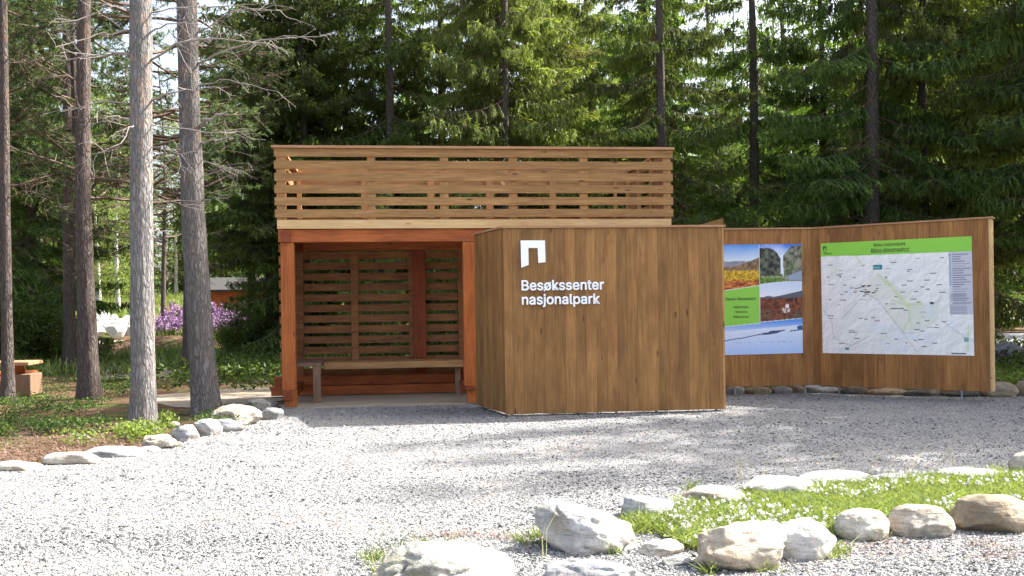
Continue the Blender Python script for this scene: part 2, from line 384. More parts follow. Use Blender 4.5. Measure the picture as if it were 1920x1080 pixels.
S = np.clip(g.lognormal(math.log(0.0062), 0.42, n), 0.003, 0.022)*np.clip(Yg/9, 0.9, 1.15)
gn = np.array([noise.noise(Vector((x*.55, y*1.6, 1)))+.5*noise.noise(Vector((x*2.2, y*4, 5))) for x, y in zip(Xg, Yg)])
V = V*S[:, None, None]; V[:, :, 0] += Xg[:, None]; V[:, :, 1] += Yg[:, None]; V[:, :, 2] += 0.012+S[:, None]*0.2
Fc = (Fb[None]+(np.arange(n)*6)[:, None, None]).reshape(-1, 3)
tag(link('gravel_stones', mesh_np('gravel_stones', V, Fc, (MT['pebble'],), {'tint': np.repeat(np.clip(g.uniform(0, 1, n)+.35*gn, 0, 1), 8)})), kind='stuff', label='loose grey crushed gravel covering the open yard', cat='gravel')

# ------------------------------------------------------------------ shelter
TH = math.atan(0.117); E1 = (math.cos(TH), math.sin(TH)); P0 = (-2.836, 12.46)
sh = thing('shelter', 'open timber shelter with red posts, slatted walls and a slatted rail on its roof', 'shelter', (P0[0], P0[1], 0), TH)
W = 4.95; DP = 2.15
def part(mb, name, m, parent, bev=0): return mb.build(name, m, parent, bev)
part(MB().box(-0.02, 4.9, 0.0, 1.95, -0.02, 0.034), 'floor', MT['deck'], sh)
# front posts with the notched timber ends
def post(a, b, zt=2.06, zb=0.05, wd=0.165, foot=True):
    return part(MB().box(a, a+wd, b, b+wd, zb, zt, 0.3+a), 'post', MT['red_z'], sh, 0.006)
p1 = post(-0.005, 0.02, zb=0.24); p2 = post(2.245, 0.02, zb=0.24); p3 = post(4.76, 0.02, zb=0.05)
for aa in (-0.005, 2.245):
    part(MB().box(aa+0.035, aa+0.175, -0.01, 0.16, 0.036, 0.236), 'post_foot', MT['red_z'], sh, 0.004)
    part(MB().box(aa+0.015, aa+0.125, -0.055, 1.6, 0.12 if aa < 1 else 0.20, 0.245 if aa < 1 else 0.238, 0.2), 'side_sill', MT['red_y'], sh, 0.004)
part(MB().box(-0.03, 4.93, 0.012, 0.175, 2.062, 2.222, 0.62), 'front_beam', MT['red_x'], sh, 0.006)
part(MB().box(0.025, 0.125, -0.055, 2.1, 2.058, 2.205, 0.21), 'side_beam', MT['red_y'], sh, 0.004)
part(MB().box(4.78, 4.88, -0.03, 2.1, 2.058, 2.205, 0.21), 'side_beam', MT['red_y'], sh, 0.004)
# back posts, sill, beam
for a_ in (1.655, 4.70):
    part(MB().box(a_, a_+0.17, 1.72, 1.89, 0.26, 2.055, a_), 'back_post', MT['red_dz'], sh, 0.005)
part(MB().box(-0.05, 4.9, 1.70, 1.89, 2.057, 2.225, 0.33), 'back_beam', MT['red_x'], sh, 0.005)
bs = MB().box(-0.33, 5.1, 1.62, 1.86, 0.038, 0.165, 0.8)
bs.box(-0.30, 5.1, 1.70, 1.88, 0.168, 0.30, 0.1); part(bs, 'back_sill', MT['red_x'], sh, 0.008)
# back lattice
mb = MB()
z = 0.145
while z < 1.98:
    mb.box(-0.02, 4.92, 1.955, 1.98, z, z+0.1); z += 0.15
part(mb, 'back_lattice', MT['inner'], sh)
mb = MB()
for a_ in (0.0, 0.77, 1.59, 2.30, 3.2, 4.0, 4.8): mb.box(a_, a_+0.1, 1.90, 1.953, 0.30, 2.05)
part(mb, 'lattice_studs', MT['inner'], sh)
mb = MB(); z = 0.45
while z < 1.98:
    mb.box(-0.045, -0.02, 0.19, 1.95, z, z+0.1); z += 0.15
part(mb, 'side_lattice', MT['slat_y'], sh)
part(MB().box(-0.04, 4.9, 0.18, 2.0, 2.226, 2.28, 0.4), 'roof', MT['red_x'], sh)
for k in range(7):
    part(MB().box(0.42+0.68*k, 0.49+0.68*k, 0.18, 1.69, 2.16, 2.222), 'rafter', MT['red_y'], sh)
# pale fascia and slatted rail
part(MB().box(-0.035, 4.925, -0.032, 0.006, 2.226, 2.334, 0.5), 'fascia', MT['pale'], sh)
part(MB().box(-0.04, 4.90, 0.010, 0.17, 2.285, 2.356, 0.5), 'deck_edge', MT['inner'], sh)
rail = thing('x', None, None); rail.name = 'roof_rail'; rail.parent = sh
mb = MB()
for k in range(6):
    zt = 3.212-0.15*k; j = [_rc.uniform(-.003, .003) for _ in range(2)]
    mb.box(-0.06+j[0], 4.95+j[1], -0.045, -0.018, zt-0.1, zt)
part(mb, 'front_slats', MT['slat'], rail)
Pw = (P0[0], P0[1])
def a_at(x, y, b=0.0):
    return onplane(x, y, (P0[0]-b*E1[1], P0[1]+b*E1[0]), E1)[0]
for x0, x1 in ((518.6, 536), (688.8, 703.7), (825, 840.5), (954, 969.5), (1086.7, 1101.5), (1243, 1257)):
    a0, a1 = a_at(x0, 340), a_at(x1, 340); part(MB().box(a0, a1, -0.017, 0.035, 2.338, 3.21), 'front_stud', MT['stud'], rail)
part(MB().box(-0.09, 4.965, -0.08, 0.05, 3.215, 3.245, 0.5), 'cap_board', MT['cap'], rail)
for a0, a1 in ((-0.08, 0.03), (4.86, 4.95)): part(MB().box(a0, a1, 0.055, DP, 3.215, 3.244, 0.5), 'cap_board', MT['cap'], rail)
mb = MB(); mb2 = MB()
for k in range(6):
    zt = 3.212-0.15*k
    mb.box(4.90, 4.925, 0.04, DP, zt-0.1, zt)
    if k < 2: mb2.box(-0.055, -0.03, 0.04, DP, zt-0.1, zt)
part(mb, 'side_slats', MT['slat_y'], rail); part(mb2, 'side_slats', MT['slat_y'], rail)
mb = MB()
for k in range(2):
    zt = 3.288-0.158*k; mb.box(-0.05, 4.92, DP+0.012, DP+0.037, zt-0.1, zt)
part(mb, 'back_slats', MT['slat'], rail)
mb = MB()
for x0, x1 in ((557, 565), (677, 688), (801, 814), (911, 924), (1030, 1041), (1150, 1155), (1173, 1184)):
    a0, a1 = a_at(x0, 340, DP), a_at(x1, 340, DP); part(MB().box(a0, a1, DP-0.045, DP+0.010, 2.29, 3.21), 'back_stud', MT['stud'], rail)
for b_ in (0.75, 1.45): part(MB().box(4.86, 4.898, b_, b_+0.07, 2.29, 3.21), 'side_stud', MT['stud'], rail)
mb = MB(); a0 = a_at(930, 318, DP-.1); a1 = a_at(951, 352, DP-.1)
mb.hexa([(a1, DP-.12, 2.9), (a1+.05, DP-.12, 2.9), (a1, DP-.09, 2.9), (a1+.05, DP-.09, 2.9), (a0, DP-.12, 3.16), (a0+.05, DP-.12, 3.16), (a0, DP-.09, 3.16), (a0+.05, DP-.09, 3.16)])
part(mb, 'brace', MT['pale'], rail)

# bench inside the shelter
be = thing('corner_bench', 'L-shaped plank bench inside the open shelter, along its lattice walls', 'bench', (P0[0], P0[1], 0), TH)
part(MB().box(0.19, 4.68, 1.14, 1.68, 0.470, 0.512), 'seat', MT['bench'], be)
part(MB().box(0.44, 4.68, 1.105, 1.137, 0.425, 0.51, 0.3), 'front_board', MT['bench'], be)
part(MB().box(0.05, 0.43, 0.50, 1.60, 0.500, 0.542, 0.7), 'side_seat', MT['greywood'], be)
part(MB().box(0.335, 0.43, 0.47, 0.56, 0.036, 0.498, 0.4), 'leg', MT['greywood'], be)
part(MB().box(0.07, 0.12, 0.50, 0.59, 0.036, 0.498, 0.4), 'leg', MT['greywood'], be)
part(MB().box(2.20, 2.27, 1.2, 1.29, 0.036, 0.468, 0.4), 'leg', MT['greywood'], be)
part(MB().box(4.50, 4.57, 1.2, 1.29, 0.036, 0.468, 0.4), 'leg', MT['greywood'], be)

# ------------------------------------------------------------------ welcome sign walls
def planks(mb, L_, z0, z1, t, wd=0.118, off=0.0, y0=0.0):
    x = 0.0; first = _rc.uniform(0.5, 1)*wd
    while x < L_-1e-4:
        x1 = min(L_, x+(first if x == 0 else wd)); j = _rc.uniform(0, 0.0013)
        mb.box(x+0.0009, x1-0.0009, y0-j, y0+t, z0+_rc.uniform(0, .003), z1); x = x1
FONT = None
try:
    import os
    fp_ = os.path.join(bpy.utils.system_resource('DATAFILES'), 'fonts', 'Inter.woff2')
    if os.path.exists(fp_): FONT = bpy.data.fonts.load(fp_)
except Exception: FONT = None
def text_mesh(s, m, name, parent, x0, x1, z0, z1, y, depth=0.012, bold=0.018, align='LEFT'):
    cu = bpy.data.curves.new('t', 'FONT'); cu.body = s
    if FONT: cu.font = FONT
    cu.size = 1; cu.resolution_u = 4
    cu.extrude = 0.02 if depth else 0
    o = bpy.data.objects.new('t', cu); COL.objects.link(o)
    dg = bpy.context.evaluated_depsgraph_get(); dg.update()
    me = bpy.data.meshes.new_from_object(o.evaluated_get(dg)); bpy.data.objects.remove(o)
    co = np.zeros(len(me.vertices)*3, dtype=np.float32); me.vertices.foreach_get('co', co); co = co.reshape(-1, 3)
    mn, mx = co.min(0), co.max(0)
    nv = len(co); nf0 = [list(p.vertices) for p in me.polygons]; cps = []
    dirs = [(0, 0)]+[(math.cos(a)*bold, math.sin(a)*bold) for a in np.arange(8)*PI/4]
    for i_, (dx, dy) in enumerate(dirs):
        c_ = co.copy(); c_[:, 0] += dx; c_[:, 1] += dy; c_[:, 2] += (0.02*i_ if not depth else 0.0025*i_); cps.append(c_)
    co = np.concatenate(cps); mn, mx = co.min(0), co.max(0)
    me = bpy.data.meshes.new(name)
    me.from_pydata(co.tolist(), [], [[v+i_*nv for v in f] for i_ in range(len(dirs)) for f in nf0])
    out = np.empty_like(co)
    out[:, 0] = x0+(co[:, 0]-mn[0])/(mx[0]-mn[0])*(x1-x0)
    out[:, 2] = z0+(co[:, 1]-mn[1])/(mx[1]-mn[1])*(z1-z0)
    dz = mx[2]-mn[2]
    out[:, 1] = y-(depth or .0008)*(co[:, 2]-mn[2])/dz
    me.vertices.foreach_set('co', out.ravel()); me.materials.clear(); me.materials.append(m); me.update()
    me.name = name
    return link(name, me, parent)

PB = (-0.087, 11.26); PR = (2.398, 11.52)
LB = math.hypot(PR[0]-PB[0], PR[1]-PB[1]); tb = math.atan2(PR[1]-PB[1], PR[0]-PB[0]); EB = (math.cos(tb), math.sin(tb))
sg = thing('welcome_sign', 'brown board-clad corner wall with white emblem and lettering, in front of the shelter', 'sign', (PB[0], PB[1], 0), tb)
mb = MB(); planks(mb, LB, 0.035, 2.105, 0.022); part(mb, 'front_wall', MT['wall_wood'], sg)
part(MB().box(0.01, LB-0.01, 0.03, 0.13, 0.06, 2.10, 0.3), 'wall_frame', MT['wall_wood'], sg)
part(MB().box(LB-0.006, LB+0.016, -0.004, 0.15, 0.035, 2.104, 0.7), 'edge_board', MT['stud'], sg)
part(MB().box(-0.02, LB+0.035, -0.025, 0.155, 2.106, 2.130, 0.5), 'cap_board', MT['cap'], sg)
# side wall, hinged at the same corner
PS = (-0.449, 12.30); ts = math.atan2(PS[1]-PB[1], PS[0]-PB[0]); LS = math.hypot(PS[0]-PB[0], PS[1]-PB[1])
sd = link('side_wall', None, sg); sd.rotation_euler = (0, 0, ts-tb)
mb = MB(); planks(mb, LS, 0.045, 2.105, -0.02); o = part(mb, 'side_boards', MT['wall_wood'], sd)
o = part(MB().box(0.02, LS, -0.12, -0.024, 0.06, 2.10, 0.3), 'side_frame', MT['wall_wood'], sd)
o = part(MB().box(0.0, LS+0.01, -0.13, 0.02, 2.1075, 2.1285, 0.5), 'side_cap', MT['cap'], sd)
# brown wedge standing behind the right end
q0 = at(1296, 426, 12.6); q1 = at(1356, 409, 12.25); q2 = at(1356, 430, 12.25)
def loc_of(p, P, th):
    dx, dy = p[0]-P[0], p[1]-P[1]; return (dx*math.cos(th)+dy*math.sin(th), -dx*math.sin(th)+dy*math.cos(th), p[2])
l0, l1, l2 = (loc_of(q, PB, tb) for q in (q0, q1, q2))
mb = MB(); t_ = 0.03
mb.hexa([(l0[0], l0[1], 1.9), (l1[0], l1[1], 1.9), (l0[0], l0[1]+t_, 1.9), (l1[0], l1[1]+t_, 1.9), (l0[0], l0[1], l0[2]), (l1[0], l1[1], l1[2]), (l0[0], l0[1]+t_, l0[2]), (l1[0], l1[1]+t_, l1[2])])
mb.box(l1[0]-0.05, l1[0], l1[1]+0.035, l1[1]+0.12, 0.02, 2.0)
part(mb, 'rear_board', MT['slat'], sg)
for a_ in (0.06, 1.25, LB-0.09): part(MB().box(a_, a_+0.03, 0.05, 0.08, -0.02, 0.058), 'ground_anchor', MT['steel'], sg)
# emblem and lettering
pts = [(106, 142), (413, 142), (420, 415), (330, 428), (322, 238), (203, 238), (207, 450), (115, 488)]
pl = [onplane(960+x/6.747, 430+y/6.747, PB, EB) for x, y in pts]
def extr(name, poly, y0, y1, m, parent):
    n = len(poly); V = [(a, y0, z) for a, z in poly]+[(a, y1, z) for a, z in poly]
    me = bpy.data.meshes.new(name)
    me.from_pydata(V, [], [list(range(n)), list(range(2*n-1, n-1, -1))]+[[i, i+n, (i+1) % n+n, (i+1) % n] for i in range(n)])
    me.materials.append(m); me.update(); return link(name, me, parent)
em = extr('emblem', pl, -0.03, -0.006, MT['white'], sg)
def zpx(x, y): return onplane(x, y, PB, EB)
x0, z0 = zpx(960+118/6.747, 430+777/6.747); x1, _ = zpx(960+1160/6.747, 430+770/6.747); _, z1 = zpx(960+510/6.747, 430+640/6.747)
text_mesh('Besokssenter', MT['white'], 'lettering', sg, x0, x1, z0, z1, -0.006, 0.022, 0.019)
oc = x0+(x1-x0)*.312; ow = (x1-x0)*.041; xh = (z1-z0)*.74; zc = z0+xh*.5      # stroke through the o
d_ = .0055
extr('stroke', [(oc-ow-d_, z0-.006+d_*.6), (oc-ow+d_, z0-.006-d_*.6), (oc+ow+d_, z0+xh+.006-d_*.6), (oc+ow-d_, z0+xh+.006+d_*.6)], -.0285, -.006, MT['white'], sg)
x0, _ = zpx(960+122/6.747, 430+950/6.747); x1, _ = zpx(960+1108/6.747, 430+940/6.747); _, z1 = zpx(960+735/6.747, 430+812/6.747); _, z0 = zpx(960+400/6.747, 430+985/6.747)
text_mesh('nasjonalpark', MT['white'], 'lettering', sg, x0, x1, z0, z1, -0.006, 0.022, 0.019)

# ------------------------------------------------------------------ folded information wall
FP = (4.015, 13.50); RP = (5.73, 12.16); LP = (2.35, 13.42)
iw = thing('information_wall', 'brown folded board wall carrying a photo poster and a park map', 'sign', (0, 0, 0), 0)
def wallframe(A, B): return math.hypot(B[0]-A[0], B[1]-A[1]), math.atan2(B[1]-A[1], B[0]-A[0])
L1, t1 = wallframe(LP, FP); L2, t2 = wallframe(FP, RP)
ZB, ZT = 0.137, 2.215
def subframe(name, P, th):
    e = link(name, None, iw, (P[0], P[1], 0), th); return e
w1 = subframe('left_panel', LP, t1); w2 = subframe('right_panel', FP, t2)
mb = MB(); planks(mb, L1-0.002, ZB, ZT, 0.022, 0.14); part(mb, 'boards', MT['panel_wood'], w1)
part(MB().box(0.0, L1-0.05, 0.026, 0.12, ZB+.03, ZT-.003, 0.3), 'wall_frame', MT['panel_wood'], w1)
part(MB().box(-0.02, L1-0.004, -0.02, 0.14, ZT+.001, ZT+0.022, 0.5), 'cap_board', MT['cap'], w1)
mb = MB(); planks(mb, L2, ZB, ZT, 0.022, 0.14); part(mb, 'boards', MT['panel_wood'], w2)
part(MB().box(0.05, L2-0.004, 0.026, 0.12, ZB+.03, ZT-.003, 0.3), 'wall_frame', MT['panel_wood'], w2)
part(MB().box(L2+0.0005, L2+0.022, -0.004, 0.14, ZB, ZT, 0.9), 'edge_board', MT['pale'], w2)
part(MB().box(0.0, L2+0.04, -0.02, 0.15, ZT+.0015, ZT+0.0225, 0.5), 'cap_board', MT['cap'], w2)
for w_, l_ in ((w2, (0.3, L2-0.35)), (w1, (0.6, 1.55))):
    for a_ in l_: part(MB().box(a_, a_+0.022, 0.05, 0.072, -0.02, ZB+.028), 'ground_anchor', MT['steel'], w_)

# painted prints: a fine grid whose vertex colours hold the printed picture
def s2l(c):
    c = np.asarray(c, float)/255.0; return np.where(c <= 0.04045, c/12.92, ((c+0.055)/1.055)**2.4)
def vnoise(nx, ny, fx, fy, seed, octv=4, gain=0.55):
    """value noise on an ny x nx grid"""
    out = np.zeros((ny, nx)); amp = 1; tot = 0
    for o in range(octv):
        gx, gy = int(fx*2**o)+2, int(fy*2**o)+2; r = rs(seed+o*17).rand(gy+1, gx+1)
        xx = np.linspace(0, gx-1.001, nx); yy = np.linspace(0, gy-1.001, ny)
        xi = xx.astype(int); yi = yy.astype(int); fx_ = xx-xi; fy_ = yy-yi
        fx_ = fx_*fx_*(3-2*fx_); fy_ = fy_*fy_*(3-2*fy_)
        A = r[yi][:, xi]; B = r[yi][:, xi+1]; C = r[yi+1][:, xi]; D = r[yi+1][:, xi+1]
        v = (A*(1-fx_)+B*fx_)*(1-fy_)[:, None]+(C*(1-fx_)+D*fx_)*fy_[:, None]
        out += amp*v; tot += amp; amp *= gain
    return out/tot
def print_mat(name):
    m, nt = mat(name); c = attr(nt, 'paint').outputs['Color']
    finish(nt, c, 0.42, None, 0.35); return m
MT['print'] = print_mat('printed_sheet')
def print_sheet(name, quad, img, parent, y=-0.0075, t=0.003):
    """quad: TL,TR,BR,BL as (a,z); img (ny,nx,3) linear colours"""
    ny, nx, _ = img.shape; s = np.linspace(0, 1, nx)[None, :, None]; tt = np.linspace(0, 1, ny)[:, None, None]
    q = [np.array(p)[None, None, :] for p in quad]
    P = (q[0]*(1-s)+q[1]*s)*(1-tt)+(q[3]*(1-s)+q[2]*s)*tt
    V = np.stack([P[..., 0], np.full((ny, nx), y), P[..., 1]], -1).reshape(-1, 3)
    Fc = grid_faces(ny, nx)[:, ::-1]
    colr = np.concatenate([img.reshape(-1, 3), np.ones((nx*ny, 1))], 1)
    # thin aluminium backing behind the print
    b = len(V); qs = [quad[0], quad[1], quad[2], quad[3]]
    V = np.concatenate([V, [(a, y+0.0008, z) for a, z in qs], [(a, y+t+0.002, z) for a, z in qs]])
    F2 = [[b+i, b+(i+1) % 4, b+4+(i+1) % 4, b+4+i] for i in range(4)]+[[b+7, b+6, b+5, b+4]]
    Fc = np.concatenate([Fc, np.array(F2)]); colr = np.concatenate([colr, np.tile([[.6, .6, .6, 1.]], (8, 1))])
    return link(name, mesh_np(name, V, Fc, (MT['print'],), {'paint': colr}), parent)

# --- photo poster
nx, ny = 190, 264
s, t = np.meshgrid(np.linspace(0, 1, nx), np.linspace(0, 1, ny))
img = np.ones((ny, nx, 3))*0.8
def put(mask, c): img[mask] = (c[mask] if getattr(c, 'ndim', 1) == 3 else s2l(c))
def lerpc(f, a, b):
    f = np.clip(f, 0, 1)[..., None]; return s2l(a)*(1-f)+s2l(b)*f
n1 = vnoise(nx, ny, 26, 34, 1); n2 = vnoise(nx, ny, 60, 80, 2, 3); n3 = vnoise(nx, ny, 6, 9, 3); nh = vnoise(nx, ny, 20, 90, 4, 3)
b1 = 0.414-0.094*s*0.46/0.46*1.0; b1 = 0.414-0.095*s        # lower edge of the upper left picture
tl = (s < 0.462) & (t < b1)
put(tl, lerpc(t/0.13+0.25*(n3-.5), (70, 140, 222), (205, 222, 238)))
put(tl & (t > 0.150-0.02*(n3-0.5)-0.0*s), lerpc(n1*1.6-0.3, (120, 125, 140), (165, 160, 160)))
ridge = 0.205-0.085*np.clip((s-0.10)/0.36, 0, 1)**1.3
put(tl & (t > ridge), lerpc(n1*2-0.5, (95, 75, 50), (160, 130, 95)))
put(tl & (t > 0.235+0.05*(n1-.5)), lerpc(n2*2.2-0.6, (150, 110, 10), (235, 195, 50)))
put(tl & (t > 0.325+0.05*(n1-.5)), lerpc(nh*2.6-0.8, (130, 45, 15), (225, 140, 60)))
b2 = 0.362-0.10*(s-0.47)+0.03*np.clip((s-.47)/.53, 0, 1)**2
tr = (s > 0.47) & (t < b2)
put(tr, lerpc(t/0.12+1.2*(n3-.5), (60, 120, 215), (215, 228, 245)))
le = np.clip((s-0.47)/0.25, 0, 1); lc = tr & (s < 0.725+0.03*(t/0.3)+0.02*(n1-.5)) & (t > 0.035+0.09*le**5+0.015*(n1-.5))
put(lc, lerpc(n1*2.6-0.9, (30, 34, 30), (110, 115, 95)))
rc2 = tr & (s > 0.765+0.02*(n1-.5)) & (t > 0.12-0.105*np.clip((s-.76)/.12, 0, 1)**.7+0.015*(n1-.5))
put(rc2, lerpc(n1*2.4-0.7, (62, 70, 55), (150, 150, 130)))
put(tr & (s > 0.735) & (s < 0.765+0.06*np.clip(t-.2, 0, 1)) & (t > 0.1) & (t < 0.27), (225, 235, 245))
put(tr & (t > 0.15) & (n3 > .52) & (s < 0.9) & (n2 > .5) & (lc | rc2), (70, 100, 40))
put(tr & (t > 0.29+0.02*(n1-.5)), lerpc(n2*2-0.5, (75, 95, 45), (170, 175, 150)))
put(tr & (t > 0.305) & (s < 0.75), lerpc(n2*2-0.5, (50, 90, 20), (120, 160, 50)))
put(tr & (s > .83) & (t > 0.285-0.25*(s-.83)) & (t < .33), (150, 165, 185))
b3 = 0.74-0.055*s; gr = (s < 0.462) & (t > b1+0.006) & (t < b3)
put(gr, (140, 208, 74))
b4 = 0.705-0.028*(s-.47)/.53
mr = (s > 0.47) & (t > b2+0.006) & (t < b4)
put(mr, lerpc((t-.35)/.12, (205, 222, 245), (232, 236, 245)))
put(mr & (t > 0.478+0.008*np.sin(s*30)), (110, 125, 150))
put(mr & (t > 0.482-0.055*np.clip((s-.62)/.38, 0, 1)**1.1), (92, 92, 105))
put(mr & (t > 0.492+0.006*(n1-.5)), lerpc(n1*2.2-0.6, (70, 32, 18), (150, 80, 48)))
put(mr & (t > 0.6) & (nh > .52), lerpc(n2, (60, 50, 38), (130, 110, 85)))
put(mr & (np.hypot((s-.795)/.05, (t-.60)/.03) < 1) & (n2 > .42), (225, 215, 205)); put(mr & (np.hypot((s-.81)/.022, (t-.565)/.02) < 1), (240, 235, 225))
put(mr & (((abs(s-.865) < .014) | (abs(s-.92) < .012)) & (abs(t-.51) < .018)), (60, 35, 35))
bo = t > np.where(s < 0.466, b3, b4)+0.006
put(bo, lerpc((t-.70)/.10, (86, 150, 235), (200, 220, 250)))
put(bo & (t > 0.79-0.05*s+0.01*(n3-.5)), lerpc((t-.78)/.2+.4*(n1-.5), (222, 232, 252), (180, 208, 250)))
put(bo & (abs(t-(0.873-0.11*s+0.01*(n3-.5))) < 0.004+0.010*np.exp(-((s-.62)/.1)**2)*n1*2) & (s < .78), (55, 75, 115))
put(bo & (abs(t-(0.80-0.045*(s-.8)*2)) < 0.005) & (s > .84), (70, 90, 130)); put(bo & (np.hypot((s-.98)/.05, (t-.765)/.02) < 1), (50, 90, 150))
put(bo & (abs(t-.893) < 0.0035) & (n2 > .5) & (s > .12) & (s < .9), (150, 170, 215))
E_ = (math.cos(t1), math.sin(t1))
def q1f(x, y): return onplane(x, y, LP, E_)
quad = [q1f(1353.5, 459), q1f(1502.5, 457.5), q1f(1505, 662), q1f(1356.5, 666)]
ps = print_sheet('photo_poster', quad, img*0.92, w1)
def qpt(quad, s, t):
    q = [np.array(p) for p in quad]; return (q[0]*(1-s)+q[1]*s)*(1-t)+(q[3]*(1-s)+q[2]*s)*t
def txt_q(quad, txt, s0, s1, t0, t1, parent, nm='print_text', bold=0.007):
    a = qpt(quad, s0, t1); b = qpt(quad, s1, t0)
    return text_mesh(txt, MT['ink'], nm, parent, a[0], b[0], a[1], b[1], 0, 0, bold)
def place_text(o, y=-0.009):
    o.location = (0, y, 0); return o
for txt, s0, s1, t0, t1_ in (('Opplev Reisadalen!', .03, .415, .478, .512), ('Velkommen', .13, .32, .555, .577), ('Welcome', .155, .305, .60, .620), ('Willkommen', .125, .325, .645, .665)):
    place_text(txt_q(quad, txt, s0, s1, t0, t1_, w1))

# --- park map
nx, ny = 340, 262
s, t = np.meshgrid(np.linspace(0, 1, nx), np.linspace(0, 1, ny))
hgt = vnoise(nx, ny, 11, 9, 11, 5, 0.6); gy_, gx_ = np.gradient(hgt)
shade = np.clip(0.5+(gx_*0.8+gy_*0.8)*14, 0, 1)
img = lerpc(shade, (224, 225, 221), (248, 249, 245))
n1 = vnoise(nx, ny, 40, 30, 12, 3); n3 = vnoise(nx, ny, 5, 4, 13, 3)
def seg(ax, ay, bx, by):
    dx, dy = bx-ax, by-ay; k = np.clip(((s-ax)*dx+(t-ay)*dy)/(dx*dx+dy*dy), 0, 1)
    return np.hypot(s-(ax+k*dx), (t-(ay+k*dy))*0.77)
def blend(d, wd, c, al=1.0):
    f = np.clip(1-d/wd, 0, 1)[..., None]*al; img[:] = img*(1-f)+s2l(c)*f
park = [(.29, .44), (.34, .30), (.42, .30), (.52, .40), (.66, .52), (.70, .58), (.66, .76), (.55, .82), (.47, .66), (.39, .52)]
blend(np.where(inpoly(s, t, park), 0, 1.0), 1.0, (222, 222, 200), 0.35)
blend(np.where(inpoly(s, t, [(.6, .55), (.8, .55), (.78, .72), (.6, .82)]), 0, 1.0), 1, (215, 224, 205), .5)
for A, B, wd in (((.40, .30), (.47, .39), .032), ((.47, .39), (.54, .50), .034), ((.54, .50), (.59, .57), .034), ((.59, .57), (.60, .70), .022), ((.60, .70), (.55, .80), .022), ((.5, .53), (.58, .57), .02), ((.59, .57), (.68, .56), .02), ((.10, .22), (.11, .34), .014), ((.25, .13), (.29, .22), .016), ((.97, .75), (.96, .95), .02)):
    blend(seg(*A, *B)*(0.3+2.2*n1), wd*.9, (202, 218, 160), .7)
for A, B in (((.28, .44), (.39, .52)), ((.39, .52), (.55, .80)), ((.55, .80), (.64, .97)), ((.55, .815), (.66, .81)), ((.02, .62), (.07, .72)), ((.07, .72), (.08, .86)), ((.08, .86), (.2, .93)), ((.2, .93), (.33, .84)), ((.15, .68), (.28, .5)), ((.8, .7), (.95, .85)), ((.95, .85), (1, .87)), ((.74, .58), (.80, .52))):
    blend(seg(*A, *B), .0045, (150, 148, 150), .6)
for cx, cy, rx, ry in ((.19, .45, .05, .025), (.40, .56, .02, .03), (.40, .78, .09, .05), (.55, .83, .08, .05), (.12, .97, .08, .025), (.02, .21, .03, .02), (.88, .75, .035, .05), (.19, .32, .03, .015), (.5, .93, .1, .05), (.73, .62, .04, .08), (.7, .86, .09, .04), (.62, .24, .06, .01)):
    d = np.hypot((s-cx)/rx, (t-cy)/ry); blend(np.where(d+0.9*(n1-.5) < 1, 0, 1.0), 1, (210, 224, 238), .28)
gq = rs(21)
for _ in range(70):
    cx, cy = gq.uniform(.03, .84), gq.uniform(.14, .96); wd = gq.uniform(.008, .022)
    img[(abs(s-cx) < wd) & (abs(t-cy-.0) < .0035)] = s2l((90, 95, 100))*.8+.2*s2l((140, 140, 140))
for _ in range(26):
    cx, cy = gq.normal(.30, .035), gq.normal(.44, .03); img[(abs(s-cx) < .011) & (abs(t-cy) < .0035)] = s2l((80, 60, 55))
for cx, cy, rx, ry, c in ((.395, .235, .032, .021, (45, 130, 135)), (.175, .957, .013, .012, (90, 150, 150)), (.955, .865, .014, .017, (120, 165, 165)), (.745, .555, .012, .009, (40, 50, 60)), (.135, .305, .008, .006, (40, 45, 50)), (.45, .325, .006, .006, (40, 45, 50)), (.52, .60, .045, .004, (60, 60, 60)), (.905, .985, .045, .006, (95, 95, 95))):
    img[(abs(s-cx) < rx) & (abs(t-cy) < ry)] = s2l(c)
img[(abs(s-.39) < .022) & (abs(t-.235) < .004)] = s2l((150, 205, 205))
lg = (s > .858) & (t < .655)
img[lg] = s2l((196, 198, 208))
for k in range(22):
    tt_ = .148+k*.0195; ln = gq.uniform(.05, .125); img[(abs(t-tt_) < .0035) & (s > .877) & (s < .877+ln)] = s2l((120, 125, 138)); img[(abs(t-tt_) < .006) & (s > .861) & (s < .870)] = s2l((60, 60, 65)) if k == 0 else (s2l((110, 150, 175)) if k < 14 else s2l((225, 228, 235)))
img[lg & (t > .47) & (s < .962) & (((t*140) % 1) < .45) & (abs(t-.555) > .012)] = s2l((150, 152, 165))
hd = t < 0.122+0.003*s
img[hd] = s2l((142, 208, 72))
img[(abs(t-.098) < .003) & (s > .018) & (s < .078)] = s2l((60, 90, 40)); img[(abs(t-.082) < .003) & (s > .018) & (s < .042)] = s2l((60, 90, 40))
E2 = (math.cos(t2), math.sin(t2))
def q2f(x, y): return onplane(x, y, FP, E2)
quad2 = [q2f(1539, 456.5), q2f(1821.8, 443), q2f(1827, 667), q2f(1543, 662)]
print_sheet('map_board', quad2, img*0.98, w2)
for txt, s0, s1, t0, t1_ in (('Reisa nasjonalpark', .372, .584, .020, .058), ('Ráissa álbmotmeahcci', .354, .607, .064, .106)):
    place_text(txt_q(quad2, txt, s0, s1, t0, t1_, w2))
lp = [(0, 0), (1, 0), (1, .85), (.72, .9), (.72, .3), (.28, .3), (.28, .95), (0, 1)]
extr('map_emblem', [tuple(qpt(quad2, .017+.024*x, .029+.038*y)) for x, y in lp], -0.0092, -0.0085, MT['ink'], w2)

